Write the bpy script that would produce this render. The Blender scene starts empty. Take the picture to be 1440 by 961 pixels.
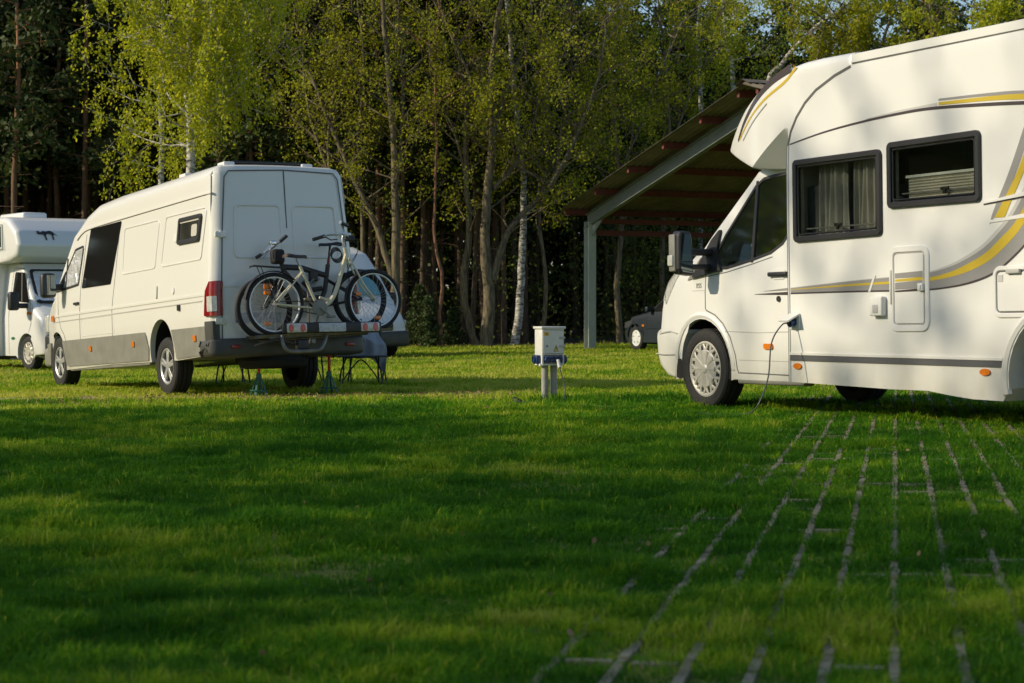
import bpy, bmesh, math, random
import numpy as np
from mathutils import Vector, Matrix, Euler
from mathutils.geometry import tessellate_polygon
R = math.radians
scene = bpy.context.scene
COL = scene.collection
GS = 0.015           # the ground falls gently to the left
rng = random.Random(7)

# ------------------------------------------------------------------ materials
def nodes_of(m):
    m.use_nodes = True
    return m.node_tree.nodes, m.node_tree.links
def mat(name, col, rough=0.5, metal=0.0, coat=0.0, var=0.0, vscale=3.0, bump=0.0, bscale=40.0, spec=0.5, col2=None, detail=6.0):
    m = bpy.data.materials.new(name); N, L = nodes_of(m)
    b = N['Principled BSDF']
    b.inputs['Base Color'].default_value = (*col, 1); b.inputs['Roughness'].default_value = rough
    b.inputs['Metallic'].default_value = metal; b.inputs['Coat Weight'].default_value = coat
    b.inputs['Coat Roughness'].default_value = 0.08
    b.inputs['Specular IOR Level'].default_value = spec
    tc = N.new('ShaderNodeTexCoord')
    if var > 0 or col2:
        n = N.new('ShaderNodeTexNoise'); n.inputs['Scale'].default_value = vscale; n.inputs['Detail'].default_value = detail
        n.inputs['Roughness'].default_value = 0.6
        L.new(tc.outputs['Object'], n.inputs['Vector'])
        r = N.new('ShaderNodeValToRGB')
        c2 = col2 if col2 else tuple(max(0, c*(1-var)) for c in col)
        r.color_ramp.elements[0].position = 0.35; r.color_ramp.elements[1].position = 0.65
        r.color_ramp.elements[0].color = (*c2, 1); r.color_ramp.elements[1].color = (*col, 1)
        L.new(n.outputs['Fac'], r.inputs['Fac']); L.new(r.outputs['Color'], b.inputs['Base Color'])
    if bump > 0:
        n2 = N.new('ShaderNodeTexNoise'); n2.inputs['Scale'].default_value = bscale; n2.inputs['Detail'].default_value = 5
        L.new(tc.outputs['Object'], n2.inputs['Vector'])
        bp = N.new('ShaderNodeBump'); bp.inputs['Strength'].default_value = bump; bp.inputs['Distance'].default_value = 0.05 if name == 'silver_screen' else 0.02
        L.new(n2.outputs['Fac'], bp.inputs['Height']); L.new(bp.outputs['Normal'], b.inputs['Normal'])
    return m
def glass(name, tint, refl_rough=0.03, base=.13):
    m = bpy.data.materials.new(name); N, L = nodes_of(m)
    for n in list(N):
        if n.type != 'OUTPUT_MATERIAL': N.remove(n)
    out = [n for n in N if n.type == 'OUTPUT_MATERIAL'][0]
    t = N.new('ShaderNodeBsdfTransparent'); t.inputs['Color'].default_value = (*tint, 1)
    g = N.new('ShaderNodeBsdfGlossy'); g.inputs['Roughness'].default_value = refl_rough; g.inputs['Color'].default_value = (.9, .9, .9, 1)
    lw = N.new('ShaderNodeLayerWeight'); lw.inputs['Blend'].default_value = .5; pw = N.new('ShaderNodeMath'); pw.operation = 'POWER'; pw.inputs[1].default_value = 4; L.new(lw.outputs['Facing'], pw.inputs[0])
    f = N.new('ShaderNodeMath'); f.operation = 'MULTIPLY_ADD'; f.inputs[1].default_value = .5; f.inputs[2].default_value = base; L.new(pw.outputs[0], f.inputs[0])
    x = N.new('ShaderNodeMixShader'); L.new(f.outputs[0], x.inputs[0]); L.new(t.outputs[0], x.inputs[1]); L.new(g.outputs[0], x.inputs[2])
    L.new(x.outputs[0], out.inputs['Surface'])
    return m
def paint(name, col, dirt=(.45, .42, .34), z0=.25, z1=.75, amt=.35):
    """vehicle paint with a faint film of road dirt low down and fine mottling"""
    m = bpy.data.materials.new(name); N, L = nodes_of(m); b = N['Principled BSDF']
    b.inputs['Roughness'].default_value = .3; b.inputs['Coat Weight'].default_value = .5; b.inputs['Coat Roughness'].default_value = .06
    tc = N.new('ShaderNodeTexCoord'); s = N.new('ShaderNodeSeparateXYZ'); L.new(tc.outputs['Object'], s.inputs[0])
    mr = N.new('ShaderNodeMapRange'); mr.inputs['From Min'].default_value = z1; mr.inputs['From Max'].default_value = z0
    L.new(s.outputs['Z'], mr.inputs['Value'])
    n = N.new('ShaderNodeTexNoise'); n.inputs['Scale'].default_value = 2.6; n.inputs['Detail'].default_value = 9; n.inputs['Roughness'].default_value = .65
    mp = N.new('ShaderNodeMapping'); mp.inputs['Scale'].default_value = (1, 1, .45); L.new(tc.outputs['Object'], mp.inputs[0]); L.new(mp.outputs[0], n.inputs['Vector'])
    mm = N.new('ShaderNodeMath'); mm.operation = 'MULTIPLY'; L.new(mr.outputs[0], mm.inputs[0]); L.new(n.outputs['Fac'], mm.inputs[1])
    m2 = N.new('ShaderNodeMath'); m2.operation = 'MULTIPLY_ADD'; m2.inputs[1].default_value = amt*2; L.new(mm.outputs[0], m2.inputs[0])
    n3 = N.new('ShaderNodeMath'); n3.operation = 'MULTIPLY'; n3.inputs[1].default_value = .14; L.new(n.outputs['Fac'], n3.inputs[0]); L.new(n3.outputs[0], m2.inputs[2])
    x = N.new('ShaderNodeMix'); x.data_type = 'RGBA'; x.inputs['A'].default_value = (*col, 1); x.inputs['B'].default_value = (*dirt, 1)
    L.new(m2.outputs[0], x.inputs['Factor']); L.new(x.outputs['Result'], b.inputs['Base Color'])
    r2 = N.new('ShaderNodeMapRange'); r2.inputs['To Min'].default_value = .22; r2.inputs['To Max'].default_value = .5
    L.new(n.outputs['Fac'], r2.inputs['Value']); L.new(r2.outputs[0], b.inputs['Roughness'])
    return m
M = dict(
    white=paint('white_paint', (.75, .75, .73), amt=.5), vanwhite=paint('van_white_paint', (.74, .73, .68), amt=.6),
    campwhite=paint('camper_white_paint', (.74, .74, .72)),
    trim=mat('light_trim', (.70, .70, .67), .4), seam=mat('panel_gap', (.10, .10, .095), .7), softseam=mat('pressing_line', (.42, .41, .38), .6),
    black=mat('black_plastic', (.022, .022, .024), .45, var=.3, bump=.1, bscale=120), grey=mat('grey_plastic', (.235, .23, .20), .5, var=.22, vscale=5, bump=.06, bscale=90),
    bumper=mat('bumper_grey_plastic', (.065, .065, .06), .5, var=.3, vscale=6),
    dark=mat('dark_void', (.006, .006, .006), .8), rubber=mat('tyre_rubber', (.017, .0165, .016), .75, var=.4, vscale=14, bump=.25, bscale=60),
    rim=mat('silver_rim', (.55, .55, .54), .38, metal=.55, var=.25, vscale=12), cap=mat('wheel_cover', (.52, .50, .44), .42, metal=.2, var=.2, vscale=15),
    whitecap=mat('pale_rim', (.68, .70, .68), .45, metal=.1),
    chrome=mat('chrome', (.7, .7, .7), .15, metal=1), alu=mat('aluminium', (.5, .5, .5), .35, metal=.8, var=.2, vscale=20),
    red=mat('red_lens', (.22, .006, .01), .2, coat=.4), redlamp=mat('pale_red_lens', (.55, .05, .05), .2, coat=.6),
    clear=mat('clear_lens', (.6, .6, .56), .12, coat=.8, var=.3, vscale=30), orange=mat('orange_lens', (.75, .2, .015), .25, coat=.5, var=.25, vscale=60),
    glassd=glass('window_glass', (.70, .76, .72), .04, .17), glassb=glass('dark_window_glass', (.88, .90, .87)),
    privacy=mat('privacy_glass', (.012, .012, .012), .05, coat=.0, spec=.45),
    inter=mat('cabin_interior', (.46, .43, .35), .8), seat=mat('seat_fabric', (.09, .09, .09), .9, var=.3, vscale=20),
    curtain=mat('curtain_fabric', (.42, .40, .35), .9, var=.25, vscale=6), blind=mat('pleated_blind', (.55, .52, .45), .8, var=.3, vscale=60),
    foil=mat('silver_screen', (.80, .80, .80), .3, metal=.6, bump=1.0, bscale=9),
    s_dark=mat('stripe_dark', (.065, .052, .055), .35, coat=.3), s_grey=mat('stripe_grey', (.27, .265, .26), .35, coat=.3), s_yellow=mat('stripe_yellow', (.55, .40, .04), .35, coat=.3), s_pale=mat('stripe_pale', (.52, .51, .49), .35, coat=.3),
    badge=mat('badge_grey', (.42, .42, .40), .4), blue=mat('blue_plastic', (.006, .035, .14), .4, var=.3, vscale=20),
    plate=mat('plate_white', (.55, .58, .62), .4, var=.35, vscale=35), plateblue=mat('plate_blue', (.03, .08, .4), .4),
    smoke=mat('smoked_lens', (.05, .055, .06), .3, coat=.3), cable=mat('grey_cable', (.06, .065, .07), .55), mirror=mat('mirror_glass', (.22, .25, .24), .05, metal=1),
)

# ------------------------------------------------------------------ mesh helpers
def tag(o, label=None, cat=None, group=None, kind=None):
    if label: o['label'] = label
    if cat: o['category'] = cat
    if group: o['group'] = group
    if kind: o['kind'] = kind
    return o
def empty(name, loc=(0, 0, 0), rz=0):
    o = bpy.data.objects.new(name, None); COL.objects.link(o); o.location = loc; o.rotation_euler = (0, 0, rz); o.empty_display_size = .2
    return o
def link_mesh(name, me, parent=None, smooth=35):
    o = bpy.data.objects.new(name, me); COL.objects.link(o)
    if parent: o.parent = parent
    if smooth:
        me.polygons.foreach_set('use_smooth', [True]*len(me.polygons))
        me.set_sharp_from_angle(angle=R(smooth))
    return o
def gz(x): return GS*x
def frame_matrix(origin, fwd):
    """a frame standing on the sloping ground: x forward, y left, z up"""
    f = Vector((fwd[0], fwd[1], 0)).normalized(); f = Vector((f.x, f.y, GS*f.x)).normalized()
    u = Vector((-GS, 0, 1)).normalized(); l = u.cross(f)
    m = Matrix((( f.x, l.x, u.x, origin[0]), (f.y, l.y, u.y, origin[1]), (f.z, l.z, u.z, origin[2]), (0, 0, 0, 1)))
    return m
class MB:
    def __init__(s): s.v = []; s.f = []; s.mi = []; s.m = 0
    def add(s, vs, fs):
        k = len(s.v); s.v += [tuple(v) for v in vs]; s.f += [tuple(i+k for i in f) for f in fs]; s.mi += [s.m]*len(fs)
        return s
    def box(s, a, b, bev=0):
        (x0, y0, z0), (x1, y1, z1) = a, b
        if bev:
            return s.add(*rbox(a, b, bev))
        return s.add([(x0,y0,z0),(x1,y0,z0),(x1,y1,z0),(x0,y1,z0),(x0,y0,z1),(x1,y0,z1),(x1,y1,z1),(x0,y1,z1)],
                     [(0,3,2,1),(4,5,6,7),(0,1,5,4),(1,2,6,5),(2,3,7,6),(3,0,4,7)])
    def tube(s, pts, r, n=8, cap=True):
        pts = [Vector(p) for p in pts]
        rs = r if isinstance(r, (list, tuple)) else [r]*len(pts)
        k = len(s.v); up = None; vs = []; fs = []
        for i, p in enumerate(pts):
            d = (pts[min(i+1, len(pts)-1)] - pts[max(i-1, 0)])
            if d.length < 1e-9: d = Vector((0, 0, 1))
            d.normalize()
            if up is None:
                up = Vector((0, 0, 1)) if abs(d.z) < .9 else Vector((1, 0, 0))
            a = up - d*up.dot(d)
            if a.length < 1e-4: a = Vector((0, 1, 0)) - d*d.y
            a.normalize(); b = d.cross(a); up = a
            for j in range(n):
                t = 2*math.pi*j/n
                vs.append(p + (a*math.cos(t) + b*math.sin(t))*rs[i])
        for i in range(len(pts)-1):
            for j in range(n):
                fs.append((i*n+j, i*n+(j+1) % n, (i+1)*n+(j+1) % n, (i+1)*n+j))
        if cap:
            fs.append(tuple(reversed(range(n)))); fs.append(tuple((len(pts)-1)*n+j for j in range(n)))
        return s.add(vs, fs)
    def lathe(s, prof, n=32, c=(0, 0, 0), axis='y', closed=False):
        """prof: (radius, height along axis)"""
        vs = []; fs = []
        for (r, h) in prof:
            for j in range(n):
                t = 2*math.pi*j/n; a, b = r*math.cos(t), r*math.sin(t)
                p = {'y': (a, h, b), 'z': (a, b, h), 'x': (h, a, b)}[axis]
                vs.append((p[0]+c[0], p[1]+c[1], p[2]+c[2]))
        m = len(prof)
        for i in range(m if closed else m-1):
            for j in range(n):
                q = (i+1) % m
                fs.append((i*n+j, i*n+(j+1) % n, q*n+(j+1) % n, q*n+j))
        return s.add(vs, fs)
    def torus(s, c, r, r2, n=36, m=8, axis='y'):
        return s.lathe([(r+r2*math.cos(2*math.pi*k/m), r2*math.sin(2*math.pi*k/m)) for k in range(m)], n, c, axis, True)
    def build(s, name, material, parent=None, smooth=35, mats=None):
        me = bpy.data.meshes.new(name); me.from_pydata(s.v, [], s.f)
        for m_ in (mats or [material]): me.materials.append(m_)
        if mats: me.polygons.foreach_set('material_index', s.mi)
        bm = bmesh.new(); bm.from_mesh(me); bmesh.ops.recalc_face_normals(bm, faces=bm.faces); bm.to_mesh(me); bm.free()
        me.update()
        return link_mesh(name, me, parent, smooth)
def rbox(a, b, r):
    bm = bmesh.new(); bmesh.ops.create_cube(bm, size=1)
    for v in bm.verts:
        v.co = Vector([(a[i]+b[i])/2 + v.co[i]*(b[i]-a[i]) for i in range(3)])
    bmesh.ops.bevel(bm, geom=list(bm.edges), offset=r, segments=3, profile=.5, affect='EDGES')
    bm.verts.index_update()
    vs = [tuple(v.co) for v in bm.verts]; fs = [tuple(v.index for v in f.verts) for f in bm.faces]; bm.free()
    return vs, fs
def fillet(poly, rad, n=5):
    """round the corners of a closed 2-D polygon; rad is one number or one per corner"""
    out = []; N = len(poly)
    rr = rad if isinstance(rad, (list, tuple)) else [rad]*N
    for i in range(N):
        p = Vector(poly[i]); a = Vector(poly[i-1]) - p; b = Vector(poly[(i+1) % N]) - p
        r = rr[i]
        if r <= 0: out.append(tuple(p)); continue
        la, lb = a.length, b.length; a.normalize(); b.normalize()
        ang = math.acos(max(-1, min(1, a.dot(b))))
        if ang > 3.1: out.append(tuple(p)); continue
        d = min(r/math.tan(ang/2), la*.48, lb*.48); r2 = d*math.tan(ang/2)
        c = p + (a+b).normalized()*(r2/math.sin(ang/2))
        s0 = p + a*d - c; s1 = p + b*d - c
        t0 = math.atan2(s0.y, s0.x); t1 = math.atan2(s1.y, s1.x)
        dt = (t1-t0+math.pi) % (2*math.pi) - math.pi
        for k in range(n+1):
            t = t0+dt*k/n; out.append((c.x+r2*math.cos(t), c.y+r2*math.sin(t)))
    return out
def area2(p): return sum(p[i-1][0]*p[i][1]-p[i][0]*p[i-1][1] for i in range(len(p)))
def ccw(p): return p if area2(p) > 0 else list(reversed(p))
def inset_pt(poly, i, d):
    """poly ccw; move corner i inward by d"""
    N = len(poly); p = Vector(poly[i]); a = (p-Vector(poly[i-1])); b = (Vector(poly[(i+1) % N])-p)
    if a.length < 1e-9 or b.length < 1e-9: a = b = (a if a.length > b.length else b)
    a.normalize(); b.normalize(); na = Vector((-a.y, a.x)); nb = Vector((-b.y, b.x)); m = na+nb
    if m.length < 1e-6: return tuple(p)
    m.normalize(); k = d/max(.35, m.dot(na)); q = p+m*k
    return (q.x, q.y)
def inset(poly, d): return [inset_pt(poly, i, d) for i in range(len(poly))]
def rect(x0, z0, x1, z1, r=0): 
    p = [(x0, z0), (x1, z0), (x1, z1), (x0, z1)]
    return fillet(p, r) if r else p
def bisect_grid(bm, xs=(), ys=(), zs=()):
    for ax, vals in enumerate((xs, ys, zs)):
        no = [0, 0, 0]; no[ax] = 1
        for v in vals:
            co = [0, 0, 0]; co[ax] = v
            bmesh.ops.bisect_plane(bm, geom=list(bm.verts)+list(bm.edges)+list(bm.faces), dist=1e-5, plane_co=co, plane_no=no)
def frange(a, b, s):
    r = []; x = a
    while x < b: r.append(x); x += s
    return r
def layered(outline, radii, W, nseg=4, grid=.2, deform=None, crease=None):
    """closed solid: outline in (x,z), half width W, its left and right rims rounded by radii; then deform(x,y,z)"""
    if len(radii) != len(outline): print('radii', len(radii), len(outline)); radii = (list(radii)+[radii[-1]]*len(outline))[:len(outline)]
    if area2(outline) < 0: outline = list(reversed(outline)); radii = list(reversed(radii))
    bm = bmesh.new(); N = len(outline); layers = []
    for k in range(nseg+1):
        a = k/nseg*math.pi/2; lay = []
        for i in range(N):
            r = radii[i]; q = inset_pt(outline, i, r*(1-math.cos(a))) if r > 0 else outline[i]
            lay.append((q[0], W-r*(1-math.sin(a)), q[1]))
        layers.append(lay)
    allv = [[bm.verts.new((x, -y, z)) for x, y, z in l] for l in reversed(layers)] + [[bm.verts.new(p) for p in l] for l in layers]
    for a, b in zip(allv, allv[1:]):
        for i in range(N):
            j = (i+1) % N
            try: bm.faces.new((a[i], a[j], b[j], b[i]))
            except ValueError: pass
    bm.faces.new(allv[0]); bm.faces.new(list(reversed(allv[-1])))
    bmesh.ops.remove_doubles(bm, verts=bm.verts, dist=1e-5)
    bmesh.ops.recalc_face_normals(bm, faces=bm.faces)
    xs = [p[0] for p in outline]; zs = [p[1] for p in outline]
    bisect_grid(bm, frange(min(xs)+grid*.37, max(xs), grid), frange(-W+.2, W-.1, .35), frange(min(zs)+grid*.41, max(zs), grid))
    for co, no in (crease or []):
        bmesh.ops.bisect_plane(bm, geom=list(bm.verts)+list(bm.edges)+list(bm.faces), dist=1e-5, plane_co=co, plane_no=no)
    if deform:
        for v in bm.verts: v.co = deform(*v.co)
    return bm
def bm_obj(name, bm, material, parent=None, smooth=35, mats=None):
    me = bpy.data.meshes.new(name); bm.to_mesh(me); bm.free()
    for m_ in (mats or [material]): me.materials.append(m_)
    return link_mesh(name, me, parent, smooth)
def boolean_cut(o, cutter_bm, cutter_mat, smooth=35):
    cm = bpy.data.meshes.new('cut'); cutter_bm.to_mesh(cm); cutter_bm.free(); cm.materials.append(cutter_mat)
    c = bpy.data.objects.new('cut', cm); COL.objects.link(c)
    par = o.parent; o.parent = None; mw = o.matrix_local.copy(); o.matrix_world = Matrix.Identity(4)
    md = o.modifiers.new('b', 'BOOLEAN'); md.object = c; md.operation = 'DIFFERENCE'; md.solver = 'EXACT'
    try: md.material_mode = 'TRANSFER'
    except Exception: pass
    bpy.context.view_layer.update()
    dg = bpy.context.evaluated_depsgraph_get()
    me = bpy.data.meshes.new_from_object(o.evaluated_get(dg))
    o.modifiers.clear(); old = o.data; o.data = me; me.name = old.name
    bpy.data.objects.remove(c); o.parent = par; o.matrix_local = mw
    me.polygons.foreach_set('use_smooth', [True]*len(me.polygons)); me.set_sharp_from_angle(angle=R(smooth))
    return o
def prism_bm(poly, y0, y1, axis='y'):
    bm = bmesh.new(); f = []
    def P(a, b, c): return (a, c, b) if axis == 'y' else (c, a, b)
    lo = [bm.verts.new(P(a, b, y0)) for a, b in poly]; hi = [bm.verts.new(P(a, b, y1)) for a, b in poly]
    N = len(poly)
    for i in range(N): bm.faces.new((lo[i], lo[(i+1) % N], hi[(i+1) % N], hi[i]))
    bm.faces.new(lo); bm.faces.new(list(reversed(hi))); bmesh.ops.recalc_face_normals(bm, faces=bm.faces)
    return bm
def slab(mb, poly, o0, o1, surf, grid=.2):
    """thin plate over a surface: poly in surface coordinates (u,v), from offset o0 to o1"""
    bm = prism_bm(ccw(poly), o0, o1)
    us = [p[0] for p in poly]; vs = [p[1] for p in poly]
    if grid: bisect_grid(bm, frange(min(us)+grid*.5, max(us), grid), (), frange(min(vs)+grid*.5, max(vs), grid))
    bm.verts.index_update()
    mb.add([surf(v.co.x, v.co.z, v.co.y) for v in bm.verts], [tuple(v.index for v in f.verts) for f in bm.faces]); bm.free()
    return mb
def densify(poly, d):
    out = []
    for i in range(len(poly)):
        a = Vector(poly[i]); b = Vector(poly[(i+1) % len(poly)]); n = max(1, int((b-a).length/d))
        for k in range(n): q = a.lerp(b, k/n); out.append((q.x, q.y))
    return out
def ring(mb, poly, w, o0, o1, surf, bev=.006):
    """raised frame following a closed polygon, width w inwards"""
    p = densify(ccw(poly), .15); q = inset(p, w); pb = inset(p, bev); qb = inset(p, w-bev); N = len(p)
    loops = [(p, o0), (p, o1-bev), (pb, o1), (qb, o1), (q, o1-bev), (q, o0)]
    vs = [surf(a, b, o) for l, o in loops for a, b in l]; fs = []
    for k in range(len(loops)-1):
        for i in range(N):
            j = (i+1) % N; fs.append((k*N+i, k*N+j, (k+1)*N+j, (k+1)*N+i))
    return mb.add(vs, fs)
def strip(mb, pts, w, surf, o0=0, o1=.002, grid=.12):
    """narrow band along an open polyline in surface coordinates"""
    P = [Vector(pts[0])]
    for a, b in zip(pts, pts[1:]):
        a, b = Vector(a), Vector(b); n = max(1, int((b-a).length/grid))
        for k in range(1, n+1): P.append(a.lerp(b, k/n))
    L_, R_ = [], []
    for i, p in enumerate(P):
        d = (P[min(i+1, len(P)-1)]-P[max(i-1, 0)]).normalized(); n = Vector((-d.y, d.x))
        ww = (w[0]+(w[1]-w[0])*i/(len(P)-1)) if isinstance(w, tuple) else w
        L_.append(p+n*ww/2); R_.append(p-n*ww/2)
    N = len(P); vs = [surf(p.x, p.y, o) for l, o in ((L_, o0), (L_, o1), (R_, o1), (R_, o0)) for p in l]; fs = []
    for k in range(3):
        for i in range(N-1): fs.append((k*N+i, k*N+i+1, (k+1)*N+i+1, (k+1)*N+i))
    return mb.add(vs, fs)
def band(mb, lo, hi, surf, o0=0, o1=.002):
    """filled band between two polylines with equal counts"""
    N = len(lo); vs = [surf(p[0], p[1], o1) for p in lo]+[surf(p[0], p[1], o1) for p in hi]
    return mb.add(vs, [(i, i+1, N+i+1, N+i) for i in range(N-1)])
def spline(pts, n=6):
    out = []
    for i in range(len(pts)-1):
        p0 = Vector(pts[max(i-1, 0)]); p1 = Vector(pts[i]); p2 = Vector(pts[i+1]); p3 = Vector(pts[min(i+2, len(pts)-1)])
        for k in range(n):
            t = k/n
            out.append(tuple(.5*((2*p1)+(p2-p0)*t+(2*p0-5*p1+4*p2-p3)*t*t+(3*p1-p0-3*p2+p3)*t*t*t)))
    out.append(tuple(pts[-1])); return out
def arc(cx, cz, r, a0, a1, n=14): return [(cx+r*math.cos(R(a0+(a1-a0)*k/n)), cz+r*math.sin(R(a0+(a1-a0)*k/n))) for k in range(n+1)]
def liner(P, cx, cz, r, y0, y1):
    for s in (1, -1):
        n = 24; pts = arc(cx, cz, r, -12, 192, n); vs = [(x, s*y0, z) for x, z in pts]+[(x, s*y1, z) for x, z in pts]
        MB().add(vs, [(i, i+1, n+2+i, n+1+i) for i in range(n)]).build('arch_liner', M['dark'], P, 60)
def text_mesh(name, s, size, surf_m, material, parent, bold=0.0, depth=.002):
    c = bpy.data.curves.new('t', 'FONT'); c.body = s; c.size = size; c.extrude = depth; c.offset = bold; c.align_x = 'CENTER'; c.align_y = 'CENTER'
    o = bpy.data.objects.new('t', c); COL.objects.link(o); bpy.context.view_layer.update()
    me = bpy.data.meshes.new_from_object(o.evaluated_get(bpy.context.evaluated_depsgraph_get())); bpy.data.objects.remove(o)
    me.transform(surf_m); me.materials.clear(); me.materials.append(material); me.name = name
    return link_mesh(name, me, parent, 0)
def copy_tree(o, parent=None):
    c = o.copy(); COL.objects.link(c); c.parent = parent
    for ch in list(o.children): copy_tree(ch, c)
    return c

# ------------------------------------------------------------------ wheels
def wheel(parent, c, r, w, kind, side=1, turn=0):
    """a wheel centred at c (parent axes), outer face towards +y*side"""
    o = empty('wheel'); o.parent = parent; o.location = c; o.rotation_euler = (0, 0, turn)
    rr = r*{'cover': .685, 'alloy': .62}.get(kind, .64)
    hw = w/2; t = MB()
    prof = [(rr, -hw*.8), (rr+.01, -hw*.92), (r*.82, -hw), (r*.94, -hw*.93), (r*.985, -hw*.78), (r, -hw*.5), (r, -hw*.3), (r-.012, -hw*.28), (r-.012, -hw*.2), (r, -hw*.18), (r, hw*.18), (r-.012, hw*.2), (r-.012, hw*.28), (r, hw*.3), (r, hw*.5), (r*.985, hw*.78), (r*.94, hw*.93), (r*.82, hw), (rr+.01, hw*.92), (rr, hw*.8)]
    t.lathe(prof, 56)
    for k in range(56):                                  # shoulder tread blocks
        a = 2*math.pi*k/56
        for sg in (-1, 1):
            bx = MB().box((r-.02, sg*hw*.50-.5*hw*.3, -.012), (r+.004, sg*hw*.50+.5*hw*.3, .012))
            t.add([(x*math.cos(a)-z*math.sin(a), y, x*math.sin(a)+z*math.cos(a)) for x, y, z in bx.v], bx.f)
    t.build('tyre', M['rubber'], o, 30)
    s = side; yo = s*hw*.80; m = MB()
    m.m = 1; m.lathe([(0.001, yo-s*.05), (rr*.97, yo-s*.05)], 40); m.m = 0
    m.lathe([(rr*.86, yo-s*.05), (rr*.88, yo-s*.004), (rr*.95, yo+s*.008), (rr*1.03, yo+s*.004), (rr*1.03, yo-s*.04)], 48)
    def bar(r0, r1, w0, w1, a0, a1, h0, h1):
        p0 = Vector((r0*math.cos(a0), 0, r0*math.sin(a0))); p1 = Vector((r1*math.cos(a1), 0, r1*math.sin(a1)))
        d = (p1-p0).normalized(); n = Vector((-d.z, 0, d.x)); vs = []
        for p, ww, h in ((p0, w0, h0), (p1, w1, h1)):
            for q, hh in ((-1, -.03), (-1, h-.004), (-.6, h), (.6, h), (1, h-.004), (1, -.03)):
                v = p+n*q*ww/2; vs.append((v.x, yo+s*hh, v.z))
        m.add(vs, [(i, i+1, 6+i+1, 6+i) for i in range(5)]+[(0, 1, 2, 3, 4, 5), (6, 7, 8, 9, 10, 11)])
    if kind == 'cover':
        m.lathe([(.001, yo+s*.022), (rr*.10, yo+s*.022), (rr*.16, yo+s*.014), (rr*.18, yo+s*.010), (rr*.6, yo+s*.016), (rr*.70, yo+s*.006), (rr*.70, yo-s*.03)], 48)
        for k in range(10):
            a = 2*math.pi*k/10; bar(rr*.16, rr*.66, .010, .040, a, a, .012, .021)
        for k in range(12):
            a = 2*math.pi*k/12; b = 2*math.pi/24
            bar(rr*.66, rr*.92, .034, .026, a, a+b*.62, .008, .004); bar(rr*.66, rr*.92, .034, .026, a, a-b*.62, .008, .004)
    elif kind == 'alloy':
        m.lathe([(.001, yo+s*.0), (rr*.24, yo+s*.0), (rr*.30, yo-s*.02), (rr*.30, yo-s*.05)], 32)
        for k in range(5):
            a = 2*math.pi*(k+.25)/5
            for q in (-1, 1): bar(rr*.18, rr*.92, .045, .034, a+q*.16, a+q*.13, .002, -.002)
    elif kind == 'steel':
        m.lathe([(.001, yo+s*.01), (rr*.25, yo+s*.01), (rr*.3, yo-s*.005), (rr*.62, yo+s*.008), (rr*.74, yo-s*.01), (rr*.88, yo-s*.03)], 40)
        for k in range(12): a = 2*math.pi*k/12; bar(rr*.62, rr*.9, .028, .04, a, a, .012, .0)
    elif kind == 'five':
        m.lathe([(.001, yo+s*.01), (rr*.45, yo+s*.012), (rr*.5, yo+s*.004), (rr*.5, yo-s*.04)], 40)
        m.lathe([(rr*.78, yo-s*.04), (rr*.78, yo+s*.0), (rr*.92, yo+s*.0)], 40)
        for k in range(5): a = 2*math.pi*(k+.75)/5; bar(rr*.4, rr*.86, .11, .16, a, a, .008, .0)
    m.build('rim', None, o, 30, mats=[{'cover': M['cap'], 'alloy': M['rim'], 'steel': M['cap'], 'five': M['whitecap']}[kind], M['dark']])
    return o

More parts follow.
